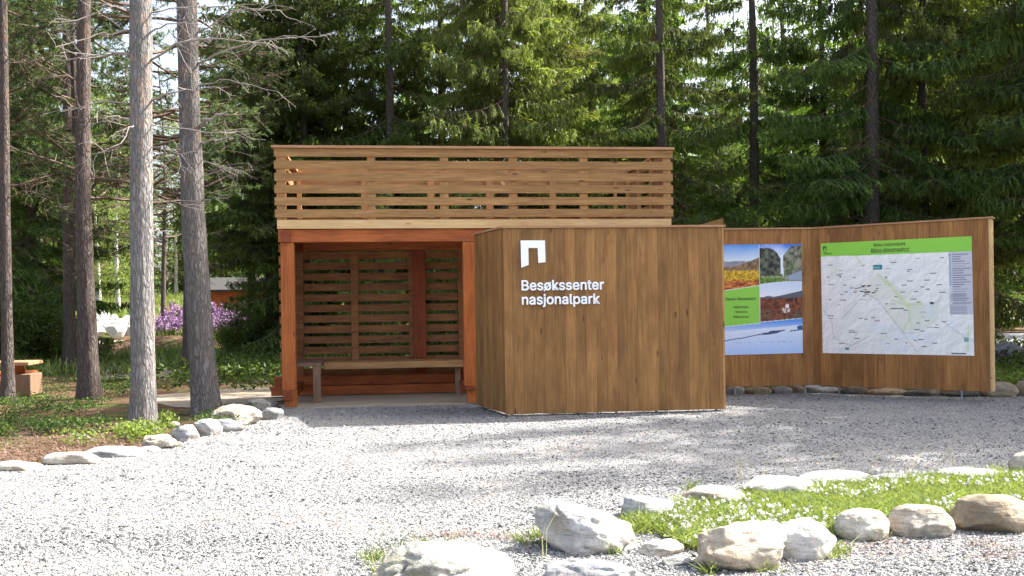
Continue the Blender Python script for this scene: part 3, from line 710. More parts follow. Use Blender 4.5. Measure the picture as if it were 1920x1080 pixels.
# ------------------------------------------------------------------ rocks
def rock_mat(name, cols, ochre=(0.42, 0.32, 0.19), och=0.5, streak=0.5, dark=0.4):
    m, nt = mat(name)
    oi = N(nt, 'ObjectInfo'); v = coords(nt, (1, 1, 1), mth(nt, 'MULTIPLY', oi.outputs['Random'], 9))
    a = noi(nt, v, 5.5, 6, 0.65, 0.4); b = noi(nt, v, 28, 6, 0.7)
    c = ramp(nt, a, [(0.32, cols[0]), (0.5, cols[1]), (0.68, cols[2])])
    o_ = noi(nt, v, 3.3, 5, 0.65, 0.7)
    c = mixc(nt, mth(nt, 'MULTIPLY', ramp(nt, o_, [(0.47, (0, 0, 0)), (0.62, (1, 1, 1))]), och), c, ochre)
    st_ = noi(nt, coords(nt, (2.5, 2.5, 22), mth(nt, 'MULTIPLY', oi.outputs['Random'], 9)), 1.6, 5, 0.6, 1.2)
    c = mixc(nt, streak, c, ramp(nt, st_, [(0.36, (0.50, 0.49, 0.47)), (0.55, (1, 1, 1))]), 'MULTIPLY')
    c = mixc(nt, dark, c, ramp(nt, b, [(0.3, (0.45, 0.45, 0.43)), (0.52, (1, 1, 1))]), 'MULTIPLY')
    li = noi(nt, v, 11, 4, 0.7)
    c = mixc(nt, ramp(nt, li, [(0.66, (0, 0, 0)), (0.72, (0.5, 0.5, 0.5))]), c, (0.09, 0.095, 0.085))
    finish(nt, c, 0.9, bump(nt, mth(nt, 'ADD', mth(nt, 'MULTIPLY', a, 1.5), mth(nt, 'ADD', b, mth(nt, 'MULTIPLY', st_, 0.6))), 0.75, 0.02), 0.12); return m
MT['rock_white'] = rock_mat('pale_rock', ((0.27, 0.268, 0.26), (0.46, 0.455, 0.44), (0.62, 0.61, 0.58)), och=0.4, dark=0.6)
MT['rock_beige'] = rock_mat('beige_rock', ((0.28, 0.25, 0.20), (0.44, 0.40, 0.33), (0.58, 0.54, 0.47)), ochre=(0.42, 0.31, 0.19), och=0.5, dark=.55)
MT['rock_grey'] = rock_mat('grey_rock', ((0.18, 0.18, 0.18), (0.29, 0.29, 0.285), (0.40, 0.40, 0.39)), och=0.25)
MT['rock_brown'] = rock_mat('brown_rock', ((0.17, 0.14, 0.10), (0.26, 0.215, 0.155), (0.36, 0.31, 0.24)), och=0.3)
MT['rock_dark'] = rock_mat('dark_rock', ((0.05, 0.05, 0.047), (0.09, 0.09, 0.085), (0.15, 0.145, 0.13)), och=0.2)
MT['rock_mottled'] = rock_mat('mottled_rock', ((0.13, 0.13, 0.12), (0.33, 0.32, 0.29), (0.52, 0.50, 0.44)), ochre=(0.36, 0.33, 0.20), och=0.5, dark=.6)
import bmesh
_ico = {}
def ico(sub):
    if sub not in _ico:
        bm = bmesh.new(); bmesh.ops.create_icosphere(bm, subdivisions=sub, radius=1)
        V = np.array([v.co[:] for v in bm.verts]); Fc = np.array([[v.index for v in f.verts] for f in bm.faces]); bm.free(); _ico[sub] = (V, Fc)
    return _ico[sub]
def rock(label, x0, x1, yt, yb, m, seed, ang=0.3, depth=0.75, sub=4, group=None, name='boulder', zbase=0.0, tilt=0.0, sink=0.3):
    xc = (x0+x1)/2; gx, gy = gnd(xc, yb, zbase)
    wdt = (x1-x0)/F*gy*(1.1 if group == LG else 1.0); dp = wdt*depth
    gyc = gy+dp*0.45; gxc = gx*gyc/gy; wdt *= gyc/gy
    zt = at(xc, yt, gyc)[2]; hh = max(0.03, zt-zbase)
    V, Fc = ico(sub); V = V.copy(); g = rs(seed)
    if ang >= .6: V = np.sign(V)*np.abs(V)**0.80; V[:, 0] += V[:, 2]*g.uniform(-.15, .15)
    if ang > 0:                                    # flatten against random planes
        for _ in range(int(9+ang*14)):
            nrm = g.normal(size=3); nrm[2] = nrm[2]*0.8; nrm /= np.linalg.norm(nrm); d = g.uniform(0.93-0.45*ang, 0.97)
            k = V@nrm-d; V -= np.outer(np.clip(k, 0, None)*0.92, nrm)
    rad = np.empty(len(V))
    for i, p in enumerate(V):
        rad[i] = 1+0.13*fib_noise(p, 1.3, seed)+0.055*fib_noise(p, 3.1, seed+3)+(0.028*fib_noise(p, 7.5, seed+5)+0.013*fib_noise(p, 17, seed+8) if sub > 3 else 0)
    if ang >= .6:
        for i, p in enumerate(V): rad[i] += -0.16*max(0, .25-abs(fib_noise(p, 2.2, seed+9)))*2+.05*abs(fib_noise(p, 5, seed+2))
    V *= rad[:, None]
    mn, mx = V.min(0), V.max(0); V = (V-(mn+mx)/2)/((mx-mn)/2)
    full = hh*(1+sink); V[:, 0] *= wdt/2; V[:, 1] *= dp/2; V[:, 2] = V[:, 2]*full/2+full/2-hh*sink
    if tilt: V[:, 2] += V[:, 0]*tilt
    me = mesh_np(name, V, Fc, (m,), smooth=True)
    return tag(link(name, me, None, (gxc, gyc, zbase)), label, 'boulder', group)
Wt, Be, Gy, Br, Dk = (MT['rock_'+k] for k in ('white', 'beige', 'grey', 'brown', 'dark'))
BG = 'boulders edging the grass bed'; LG = 'stones edging the gravel on the left'; UG = 'stones under the information wall'
rocks = [
 ('large angular white boulder at the left tip of the grass bed', 1000, 1195, 938, 1046, Wt, 47, .9, .8, 5, BG),
 ('wide pale boulder with grey hollows cut by the bottom edge of the view', 692, 975, 1019, 1125, MT['rock_mottled'], 42, .8, .7, 5, BG),
 ('grey-white boulder at the bottom edge just right of the wide hollowed one', 1010, 1207, 1047, 1130, Gy, 13, .6, .7, 5, BG),
 ('low white slab with a dark mark behind the large angular boulder', 1165, 1264, 929, 978, Wt, 14, .6, .8, 4, BG),
 ('rounded beige boulder in the back row of the grass bed', 1278, 1397, 911, 955, Be, 15, .3, .8, 4, BG),
 ('broad bright white boulder in the back row of the grass bed', 1388, 1528, 891, 938, Wt, 16, .5, .8, 4, BG),
 ('low white boulder behind the clover, third in the back row', 1498, 1632, 883, 918, Wt, 17, .5, .7, 4, BG),
 ('thin flat white stone in the back row of the grass bed', 1628, 1742, 887, 910, Wt, 18, .5, .7, 4, BG),
 ('long flat pale stone in the back row at the right', 1750, 1897, 877, 907, Wt, 19, .4, .7, 4, BG),
 ('upright pale boulder cut by the right edge of the view', 1893, 1975, 846, 897, Be, 20, .3, .8, 4, BG),
 ('flat beige slab lying between the white boulder and the big layered one', 1195, 1284, 1011, 1048, Be, 21, .7, .8, 4, BG),
 ('small blue-grey stone on the gravel in front of the flat beige slab', 1241, 1296, 1041, 1066, Gy, 22, .4, .8, 4, BG),
 ('large layered beige boulder standing in front of the grass bed', 1302, 1477, 976, 1080, Be, 23, .75, .75, 5, BG),
 ('pale egg-shaped boulder leaning on the layered beige one', 1450, 1568, 972, 1057, Wt, 24, .35, .8, 5, BG),
 ('smooth round tan boulder in the front row of the grass bed', 1563, 1666, 954, 1020, Be, 25, .1, .9, 5, BG),
 ('cracked orange-tan boulder beside the dark brown one', 1660, 1788, 944, 1014, Be, 26, .35, .8, 5, BG),
 ('dark brown domed boulder at the right end of the front row', 1785, 1935, 925, 1006, Br, 27, .3, .8, 5, BG),
 ('flat cream stone at the far left end of the gravel edge', -12, 76, 863, 886, Be, 31, .4, .6, 4, LG),
 ('long low cream stone sunk in the gravel edge beside the red needle litter', 92, 186, 846, 874, Be, 32, .4, .6, 4, LG),
 ('flat grey-white stone in front of the sunlit pine', 166, 268, 836, 860, Wt, 33, .4, .6, 4, LG),
 ('low pale pebble-like stone right of the flat grey-white stone', 262, 300, 836, 850, Wt, 44, .3, .7, 3, LG),
 ('beige wedge-shaped stone at the foot of the sunlit pine', 271, 334, 815, 844, Be, 34, .6, .7, 4, LG),
 ('small tan stone between the wedge-shaped stone and the white angular one', 328, 343, 828, 840, Be, 35, .3, .7, 3, LG),
 ('white angular stone standing right of the sunlit pine', 321, 369, 796, 828, Wt, 36, .8, .8, 4, LG),
 ('little flat grey stone beside the foot of the sunlit pine', 313, 336, 790, 802, Gy, 37, .3, .7, 3, LG),
 ('smooth white block between the two large pines and the gravel', 367, 414, 785, 819, Wt, 38, .6, .8, 4, LG),
 ('low grey stone under the large cream boulder', 396, 456, 785, 812, Gy, 39, .3, .7, 4, LG),
 ('large cream boulder between the leaning pine and the shelter', 400, 486, 758, 801, Be, 40, .35, .8, 5, LG),
 ('grey pointed stone behind the large cream boulder', 460, 507, 747, 774, Gy, 41, .5, .8, 4, LG),
 ('small grey stone against the shelter corner', 498, 522, 750, 766, Gy, 42, .4, .8, 4, LG),
 ('grey stone in front of the shelter corner', 484, 530, 764, 789, Gy, 43, .5, .8, 4, LG),
 ('mossy grey stone under the wall near the welcome sign', 1356, 1398, 723, 742, Gy, 51, .3, .7, 3, UG),
 ('brownish stone under the photo poster, left half', 1392, 1448, 724, 741, Br, 52, .3, .7, 3, UG),
 ('rounded pale stone under the photo poster', 1446, 1487, 724, 740, Gy, 53, .2, .7, 3, UG),
 ('narrow stone under the right edge of the photo poster', 1482, 1510, 722, 739, Br, 54, .2, .7, 3, UG),
 ('light grey stone under the fold of the wall', 1506, 1546, 721, 738, Gy, 55, .3, .7, 3, UG),
 ('second light grey stone right of the fold', 1528, 1580, 725, 739, Gy, 56, .3, .7, 3, UG),
 ('dark stone under the left part of the map', 1572, 1628, 723, 741, Dk, 57, .3, .7, 3, UG),
 ('grey-tan long stone under the middle of the map', 1622, 1700, 727, 743, Br, 58, .3, .6, 3, UG),
 ('dark long stone under the right half of the map', 1692, 1770, 729, 745, Dk, 59, .3, .6, 3, UG),
 ('dark low stone under the right edge of the map', 1766, 1852, 732, 746, Dk, 60, .3, .6, 3, UG),
 ('round tan stone at the right end of the information wall', 1838, 1908, 715, 747, Br, 61, .2, .8, 4, UG),
 ('tan stone cut by the right edge of the view beside the wall stones', 1903, 1965, 710, 746, Br, 62, .3, .8, 4, UG),
 ('big grey flat-topped boulder beyond the right end of the information wall', 1835, 1916, 640, 695, Gy, 63, .7, .9, 5, None),
 ('small grey stone next to the big flat-topped boulder', 1900, 1945, 672, 700, Gy, 64, .4, .9, 4, None),
]
for (lb, x0, x1, yt, yb, m, sd_, an, dep, sub, grp) in rocks:
    rock(lb, x0, x1, yt, yb, m, sd_, an, dep, sub, grp)

# ------------------------------------------------------------------ foliage kit
def blades(P0_, P1_, w0, w1, up=None, g=None):
    """flat tapered quads from P0 to P1; random facing"""
    n = len(P0_); T = P1_-P0_; T /= np.linalg.norm(T, axis=1)[:, None]+1e-9
    r = g.normal(size=(n, 3)) if up is None else up
    S_ = np.cross(T, r); S_ /= np.linalg.norm(S_, axis=1)[:, None]+1e-9
    w0 = np.broadcast_to(w0, (n,))[:, None]; w1 = np.broadcast_to(w1, (n,))[:, None]
    return np.stack([P0_-S_*w0/2, P0_+S_*w0/2, P1_+S_*w1/2, P1_-S_*w1/2], 1)   # n,4,3

def spruce_branch(g, Lb, hang=1.0, coarse=1.0):
    """needle blades of one branch, growing along +x, plus tint"""
    Q = []; Tn = []
    nt_ = max(6, int(Lb*22/coarse)); t = np.sort(g.uniform(0.12, 1.0, nt_)); side = g.choice([-1, 1], nt_)
    ax = lambda u: np.stack([Lb*u, 0.05*Lb*np.sin(u*4+1), -0.10*Lb*np.sin(u*PI*0.9)+0.06*Lb*u*u], -1)
    ln = (0.36*Lb*(1-t)**0.8+0.13)*g.uniform(0.6, 1.15, nt_)
    th = np.radians(g.uniform(35, 65, nt_))
    D = np.stack([np.cos(th), side*np.sin(th), g.uniform(-0.35, 0.05, nt_)], -1)
    O = ax(t)
    seglen = 0.085*coarse
    for i in range(nt_):
        m_ = max(2, int(ln[i]/seglen)); u = np.arange(m_+1)/m_
        P = O[i]+D[i]*(ln[i]*u)[:, None]; P[:, 2] -= 0.16*ln[i]*u*u*hang; P += g.normal(0, 0.008, P.shape)
        Q.append(blades(P[:-1], P[1:], 0.026*coarse, 0.021*coarse, np.tile([[0.15, 0, 1.0]], (m_, 1)), g)); Tn.append(0.25+0.55*u[1:]**2*g.uniform(.5, 1.2))
        # hanging branchlets
        k = g.poisson(2.3*hang*m_/coarse**0.5)+1; uu = g.uniform(0.05, 1, k); S0 = O[i]+D[i]*(ln[i]*uu)[:, None]; S0[:, 2] -= 0.16*ln[i]*uu*uu*hang
        l_ = g.uniform(0.05, 0.20, k)*hang*(0.6+0.8*(1-uu)); d_ = np.stack([g.normal(0.1, .25, k), g.normal(0, .25, k), -np.ones(k)], -1); d_ /= np.linalg.norm(d_, axis=1)[:, None]
        M_ = S0+d_*(l_*0.55)[:, None]; E_2 = M_+(d_+np.stack([g.normal(0.1, .15, k), g.normal(0, .15, k), np.zeros(k)], -1))*(l_*0.45)[:, None]
        Q.append(blades(S0, M_, 0.018*coarse, 0.019*coarse, None, g)); Tn.append(g.uniform(0, .4, k)+0.25*uu)
        Q.append(blades(M_, E_2, 0.019*coarse, 0.008*coarse, None, g)); Tn.append(g.uniform(.2, .75, k)+.3*uu)
        # side sprigs near the twig end
        k = 2+int(3*g.rand()); uu = g.uniform(.4, 1, k); S0 = O[i]+D[i]*(ln[i]*uu)[:, None]; S0[:, 2] -= 0.16*ln[i]*uu*uu*hang
        d_ = D[i]+g.normal(0, .5, (k, 3)); d_ /= np.linalg.norm(d_, axis=1)[:, None]
        Q.append(blades(S0, S0+d_*g.uniform(.05, .12, k)[:, None], 0.021*coarse, 0.011*coarse, None, g)); Tn.append(g.uniform(.5, 1, k))
    return np.concatenate(Q), np.clip(np.concatenate(Tn), 0, 1), ax(np.linspace(0, 0.95, 6))

BR = {}
def lib(key, **kw):
    if key not in BR: BR[key] = [spruce_branch(rs(100+i), 2.0, **kw) for i in range(5)]
    return BR[key]
def rotz(V, a): c, s_ = math.cos(a), math.sin(a); return V@np.array([[c, s_, 0], [-s_, c, 0], [0, 0, 1.0]])
def roty(V, a): c, s_ = math.cos(a), math.sin(a); return V@np.array([[c, 0, -s_], [0, 1, 0], [s_, 0, c]])

def build_mesh(name, quads, tints, tubesVF, mats):
    V = quads.reshape(-1, 3); nq = len(quads); Fc = np.arange(nq*4).reshape(-1, 4); mi = np.zeros(nq); tn = tints
    if tubesVF is not None:
        tv, tf = tubesVF; Fc = np.concatenate([Fc, tf+len(V)]); V = np.concatenate([V, tv]); mi = np.concatenate([mi, np.ones(len(tf))]); tn = np.concatenate([tn, np.full(len(tf), 0.5)])
    return mesh_np(name, V, Fc, mats, {'tint': tn}, mi)

def spruce_crown(seed, H, rad, base, step, density=1.0, hang=1.0, frontgap=0.0, mats=None, top_fine=9.5):
    g = rs(seed); Q = []; T = []; tb_ = []
    fine = lib('f%.1f' % hang, hang=hang); coarse = lib('c%.1f' % hang, hang=hang, coarse=2.6)
    z = base
    while z < H-0.15:
        k = max(1, int(round(density*5*g.uniform(.7, 1.2)))) ; a0 = g.uniform(0, 2*PI)
        for i in range(k):
            u = (z-base)/(H-base); Lb = rad*(1-u)**0.85*g.uniform(.65, 1.12)*(0.75+0.5*min(1, u*5+.35)) + 0.15
            Lb *= min(1, .55+u*4)**0.3
            src = fine if z < top_fine else coarse
            q, tn, ax = src[g.randint(5)]; sc_ = Lb/2.0
            ang = a0+i*2*PI/k+g.normal(0, .25)
            if frontgap and abs(((ang+PI/2+PI) % (2*PI))-PI) < frontgap: continue
            pit = math.radians(20-34*u+g.normal(0, 6))
            sel = slice(None)
            if sc_ < 0.7: idx = g.rand(len(q)) < max(.3, sc_*1.2); q = q[idx]; tn = tn[idx]
            wv = q.reshape(-1, 3)*np.array([sc_, max(.7, min(1.15, sc_))*.9, 0.55+0.45*min(1.2, sc_)]); av = ax*sc_
            wv = rotz(roty(wv, pit), ang); av = rotz(roty(av, pit), ang)
            zz = z+g.uniform(-step/2, step/2)
            wv[:, 2] += zz; av[:, 2] += zz
            Q.append(wv.reshape(-1, 4, 3)); T.append(np.clip(tn+g.normal(0, .12), 0, 1)); tb_.append((av, np.linspace(0.010*sc_+.004, .003, 6)))
        z += step*g.uniform(.75, 1.25)
    # leader
    return build_mesh('crown', np.concatenate(Q), np.concatenate(T), tubes(tb_, 3), mats)

def trunk_mesh(H, r0, r1, m, seed=1, bend=0.15, rough=0.0, k=14, rings=40, flare=0.35, lean=(0, 0), path=None):
    g = rs(seed); z = np.linspace(-0.15, H, rings) if path is None else None
    if path is None:
        px_ = bend*np.sin(z*0.35+g.uniform(0, 6))*(z/H); py_ = bend*np.sin(z*0.28+g.uniform(0, 6))*(z/H)
        px_ -= np.interp(0, z, px_); py_ -= np.interp(0, z, py_)
        P = np.stack([px_+lean[0]*z, py_+lean[1]*z, z], -1)
    else: P = path; z = P[:, 2]
    R = r0+(r1-r0)*(np.clip(z, 0, H)/H)**0.9; R = R*(1+flare*np.exp(-np.clip(z, 0, 99)/0.22))
    V, Fc = tubes([(P, R)], k)
    if rough:
        c = np.repeat(P, k, 0); rr = np.repeat(R, k)
        for i in range(len(V)):
            d = V[i]-c[i]; nrm = d/(rr[i]+1e-6)
            h = noise.noise(Vector((nrm[0]*2.6+seed, nrm[1]*2.6, V[i][2]*1.1)))*0.5+noise.noise(Vector((nrm[0]*7, nrm[1]*7+seed, V[i][2]*3.0)))*0.5
            fl = math.exp(-max(0, V[i][2])/0.3)*0.12*math.sin(5*math.atan2(nrm[1], nrm[0])+seed)
            V[i] = c[i]+d*(1+rough*h+fl)
    return mesh_np('trunk', V, Fc, (m,), smooth=True)

def dead_twigs(g, starts, sub=3, k=4):
    """starts: (p, dir, length, radius) -> tube paths with forked twigs"""
    paths = []
    def grow(p, d, ln, r, lev):
        n_ = 6; pts = [p]; dd = d/np.linalg.norm(d)
        for i in range(n_-1):
            dd = dd+g.normal(0, .16, 3)+np.array([0, 0, -.03]); dd /= np.linalg.norm(dd); pts.append(pts[-1]+dd*ln/(n_-1))
        paths.append((np.array(pts), np.linspace(r, r*.25+.001, n_)))
        if lev > 0:
            for _ in range(g.randint(2, 2+sub)):
                j = g.randint(1, n_); nd = dd*0.8+g.normal(0, .6, 3); grow(pts[j], nd, ln*g.uniform(.25, .5), r*.5, lev-1)
    for s_ in starts: grow(np.array(s_[0], float), np.array(s_[1], float), s_[2], s_[3], s_[4] if len(s_) > 4 else 2)
    return tubes(paths, k)

def radial_dead(seed, z0, z1, n_, lmin, lmax, rr=0.012, lev=2):
    g = rs(seed); st_ = []
    for _ in range(n_):
        a = g.uniform(0, 2*PI); st_.append(((0.04*math.cos(a), 0.04*math.sin(a), g.uniform(z0, z1)), (math.cos(a), math.sin(a), g.uniform(-.3, .2)), g.uniform(lmin, lmax), rr*g.uniform(.6, 1.2), lev))
    return dead_twigs(g, st_, 3, 3)

# prototypes -> dict of meshes
SPM = (MT['spruce'], MT['brown_twig']); SPL = (MT['spruce_lit'], MT['brown_twig'])
PROTO = {}
PROTO['dense'] = dict(crown=spruce_crown(1, 15.5, 2.5, 0.7, 0.34, 1.0, 1.0, mats=SPM), trunk=trunk_mesh(15.3, .15, .015, MT['spruce_bark'], 1), H=15.5)
PROTO['dense2'] = dict(crown=spruce_crown(2, 17, 2.9, 1.0, 0.38, 1.0, 1.0, mats=SPM), trunk=trunk_mesh(16.8, .17, .015, MT['spruce_bark'], 2), H=17)
PROTO['light'] = dict(crown=spruce_crown(3, 15, 2.3, 0.6, 0.36, .9, 1.3, mats=SPL), trunk=trunk_mesh(14.8, .12, .015, MT['spruce_bark'], 3), H=15)
_dt = radial_dead(7, 1.2, 4.5, 46, .4, 1.3)
PROTO['open'] = dict(crown=spruce_crown(4, 17, 2.6, 2.6, 0.50, .8, 1.2, frontgap=0.42, mats=SPM), trunk=trunk_mesh(16.8, .17, .02, MT['spruce_bark'], 4, 0.12), H=17,
                     dead=mesh_np('dead_branches', *_dt, (MT['brown_twig'],)))
PROTO['high'] = dict(crown=spruce_crown(11, 15.5, 2.5, 3.0, 0.36, 1.0, 1.0, mats=SPM), trunk=trunk_mesh(15.3, .15, .015, MT['spruce_bark'], 11), H=15.5)
PROTO['small'] = dict(crown=spruce_crown(5, 5.0, 1.15, 0.15, 0.24, .9, .8, mats=SPM), trunk=trunk_mesh(4.9, .05, .008, MT['spruce_bark'], 5), H=5)
PROTO['openlight'] = dict(crown=spruce_crown(6, 16, 2.2, 2.2, 0.45, .75, 1.4, frontgap=0.35, mats=SPL), trunk=trunk_mesh(15.8, .12, .02, MT['spruce_bark'], 6, .1), H=16,
                     dead=mesh_np('dead_branches', *_dt, (MT['brown_twig'],)))

# pine crown: limbs with needle tufts
def pine_crown(seed, z0, z1, rad, nl, tufts=26, mats=None, flat_=0.3, fol_from=0.45):
    g = rs(seed); paths = []; Q = []; T = []
    for i in range(nl):
        z = g.uniform(z0, z1); a = g.uniform(0, 2*PI); Ln = rad*g.uniform(.6, 1.1)*(1-0.45*(z-z0)/(z1-z0+.01))
        d = np.array([math.cos(a), math.sin(a), g.uniform(-.12, flat_)]); pts = [np.array([0, 0, z])]; dd = d.copy()
        for j in range(7):
            dd = dd+g.normal(0, .12, 3)+np.array([0, 0, .03]); dd /= np.linalg.norm(dd); pts.append(pts[-1]+dd*Ln/7)
        pts = np.array(pts); paths.append((pts, np.linspace(.035, .008, 8)))
        for j in range(tufts):
            u = g.uniform(fol_from, 1); k = u*6.999; b_ = pts[int(k)]*(1-k % 1)+pts[int(k)+1]*(k % 1)
            e = b_+dd*g.uniform(-.1, .25)+g.normal(0, .22, 3)*np.array([1, 1, .6])*Ln/2
            if g.rand() < .5: paths.append((np.array([b_, (b_+e)/2+[0, 0, .02], e]), np.array([.008, .006, .003])))
            m_ = 34; ax = (e-b_); ax = ax/(np.linalg.norm(ax)+1e-6); 
            o = e+np.outer(g.uniform(-.14, .02, m_), ax); dv = ax*0.7+g.normal(0, .62, (m_, 3)); dv /= np.linalg.norm(dv, axis=1)[:, None]
            Q.append(blades(o, o+dv*g.uniform(.05, .085, m_)[:, None], .010, .004, None, g)); T.append(np.clip(g.uniform(0, .8, m_)+g.normal(.1, .2), 0, 1))
    return build_mesh('crown', np.concatenate(Q), np.concatenate(T), tubes(paths, 4), mats)
def birch_crown(seed, H, rad, nl, leaves=70, mats=None, z0=1.2):
    g = rs(seed); paths = []; Q = []; T = []
    for i in range(nl):
        z = g.uniform(z0, H*.95); a = g.uniform(0, 2*PI); Ln = rad*g.uniform(.5, 1.1)*math.sqrt(max(.05, 1-abs(z-H*.45)/(H*.6)))
        d = np.array([math.cos(a), math.sin(a), g.uniform(.3, .8)]); pts = [np.array([0, 0, z])]; dd = d/np.linalg.norm(d)
        for j in range(6):
            dd = dd+g.normal(0, .12, 3)+np.array([0, 0, -.14]); dd /= np.linalg.norm(dd); pts.append(pts[-1]+dd*Ln/6)
        pts = np.array(pts); paths.append((pts, np.linspace(.02, .004, 7)))
        u = g.uniform(.2, 1, leaves)*5.99; k = u.astype(int); f = (u-k)[:, None]; o = pts[k]*(1-f)+pts[k+1]*f
        o = o+g.normal(0, .16, o.shape); o[:, 2] -= g.uniform(0, .3, leaves)
        dv = g.normal(0, 1, (leaves, 3)); dv[:, 2] -= .5; dv /= np.linalg.norm(dv, axis=1)[:, None]
        Q.append(blades(o, o+dv*.055, .035, .02, None, g)); T.append(g.uniform(0, 1, leaves))
    return build_mesh('crown', np.concatenate(Q), np.concatenate(T), tubes(paths, 3), mats)
PIM = (MT['pine'], MT['brown_twig']); BIM = (MT['birch'], MT['brown_twig'])
PROTO['pine'] = dict(crown=pine_crown(31, 4.2, 13, 2.6, 46, 24, PIM), trunk=trunk_mesh(13.3, .14, .03, MT['pine_bark_brown'], 8, .2), H=13.5)
PROTO['pine_low'] = dict(crown=pine_crown(32, 3.0, 10, 2.3, 50, 26, PIM), trunk=trunk_mesh(10.2, .11, .02, MT['pine_bark_brown'], 9, .2), H=10,
                         dead=mesh_np('dead_branches', *radial_dead(17, 1.8, 5, 30, .3, 1.0, .007), (MT['brown_twig'],)))
PROTO['birch'] = dict(crown=birch_crown(41, 8.5, 2.2, 120, 110, BIM, .5), trunk=trunk_mesh(8, .09, .015, MT['birch_bark'], 10, .3), H=8.5)

def tree(kind, name, label, px, Yd, sc_=1.0, rz=0.0, cat='tree', group=None, zoff=0.0, lean=(0, 0), X_=None, tall=1.0):
    x = (px-CX)/F*Yd if X_ is None else X_
    z = float(Hh(x, Yd))+zoff; p = PROTO[kind]
    e = thing(name, label, cat, (x, Yd, z), rz, group); e.scale = (sc_, sc_, sc_*tall); e.rotation_euler = (lean[0], lean[1], rz)
    link('trunk', p['trunk'], e); link('crown', p['crown'], e)
    if 'dead' in p: link('dead_branch', p['dead'], e)
    return e
FG = 'spruces of the forest behind the shelter'
# rz is chosen so that the sparse side of the open trees faces the camera
T_ = [
 ('open', 'spruce_tree', 'thick grey spruce trunk rising behind the map half of the information wall', 1636, 19.5, 1.0, .05),
 ('open', 'spruce_tree', 'slim dark spruce trunk rising just left of the right end of the slatted rail', 1240, 20.5, .82, .1),
 ('open', 'spruce_tree', 'tall bare-stemmed spruce behind the photo poster, sky gaps beside it', 1415, 25, .95, -.1),
 ('openlight', 'spruce_tree', 'pale sunlit spruce trunk, right one of the close pair above the middle of the rail', 949, 21.5, .95, .1),
 ('openlight', 'spruce_tree', 'dark spruce trunk, left one of the close pair above the middle of the rail', 934, 22.6, .95, .5),
 ('open', 'spruce_tree', 'dark straight spruce trunk above the left half of the rail', 734, 24, .92, -.2),
 ('open', 'spruce_tree', 'slender spruce trunk behind the photo poster, right of the tall bare-stemmed one', 1474, 31, .9, .3),
 ('open', 'spruce_tree', 'slender dark trunk above the left end of the rail', 558, 27, .8, .2),
 ('dense', 'spruce_tree', 'dark full spruce between the rail middle and its left trunk', 655, 25.5, 1.0, 1.0),
 ('dense2', 'spruce_tree', 'full spruce just left of the close pair of trunks', 835, 26.5, .95, 2.0),
 ('light', 'spruce_tree', 'bright yellow-green spruce right of the close pair of trunks', 1022, 25, 1.05, 0),
 ('light', 'spruce_tree', 'bright green drooping spruce above the right third of the rail', 1110, 27.5, 1.0, 2.2),
 ('dense', 'spruce_tree', 'dark spruce around the slim trunk at the right end of the rail', 1215, 24, .82, 3.0),
 ('dense', 'spruce_tree', 'far spruce filling the sky gap left of the tall bare-stemmed one', 1385, 36, .85, .9),
 ('high', 'spruce_tree', 'far spruce filling the sky gap right of the tall bare-stemmed one', 1452, 39, .9, 2.2),
 ('dense', 'spruce_tree', 'far spruce between the slender and the thick grey trunk', 1530, 37, .9, 3.2),
 ('dense', 'spruce_tree', 'far spruce behind the road at the right edge', 1900, 42, 1.1, 2.9),
 ('high', 'spruce_tree', 'spruce between the map wall and the right edge of the view', 1800, 24.5, 1.1, 3.6),
 ('open', 'spruce_tree', 'far open spruce in the upper sky gap right of the rail', 1335, 39, 1.05, 1.2),
 ('small', 'young_spruce', 'young spruce behind the gap between the rail and the photo poster', 1318, 19.5, .62, 3.9),
 ('dense', 'spruce_tree', 'spruce low behind the photo poster, left of the tall bare stem', 1345, 29, .60, 3.9),
 ('dense2', 'spruce_tree', 'full spruce left of the thick grey trunk', 1545, 25, .80, 4.4),
 ('light', 'spruce_tree', 'sunlit green spruce right of the thick grey trunk with boughs over the map wall', 1740, 20.5, 1.02, 5.0),
 ('dense2', 'spruce_tree', 'dark dense spruce beyond the right end of the information wall', 1840, 39.5, 1.3, 1.6),
 ('high', 'spruce_tree', 'dark spruce cut by the right edge of the view', 1935, 24.0, 1.0, .7),
 ('high', 'spruce_tree', 'tall dark spruce left of the shelter roof', 475, 29, 1.0, 2.7),
 ('dense', 'spruce_tree', 'dark spruce at the far left behind the slim dark pine', 10, 27, .9, 2.1),
 ('dense', 'spruce_tree', 'dark spruce filling the upper left corner of the view', 62, 24.5, .95, 4.1),
 ('dense2', 'spruce_tree', 'dark spruce seen between the brown trunks and the sunlit pine', 200, 57, .9, 5.1),
 ('high', 'spruce_tree', 'dark spruce above the left corner of the slatted rail', 528, 24.8, .95, 3.1),
 ('dense', 'spruce_tree', 'dark spruce seen between the two brown pine trunks', 112, 54, .95, 0.3),
 ('dense2', 'spruce_tree', 'dark spruce standing behind the leaning pine', 395, 53, .8, 1.3),
 ('dense', 'spruce_tree', 'dark spruce directly behind the left end of the shelter', 575, 24, .9, 1.2),
 ('small', 'young_spruce', 'young spruce behind the lattice at the left', 505, 26, 1.0, 1.2),
 ('small', 'young_spruce', 'young spruce behind the middle of the shelter', 705, 19, .8, 2.2),
 ('small', 'young_spruce', 'young spruce behind the right part of the shelter', 880, 19.5, .8, .4),
 ('small', 'young_spruce', 'young spruce behind the fold of the information wall', 1505, 21, .75, 1.2),
]
for k_, nm, lb, px, Yd, s_, rz in T_:
    tree(k_, nm, lb, px, Yd, s_, rz, 'spruce', FG if nm == 'spruce_tree' else 'young spruces behind the shelter')
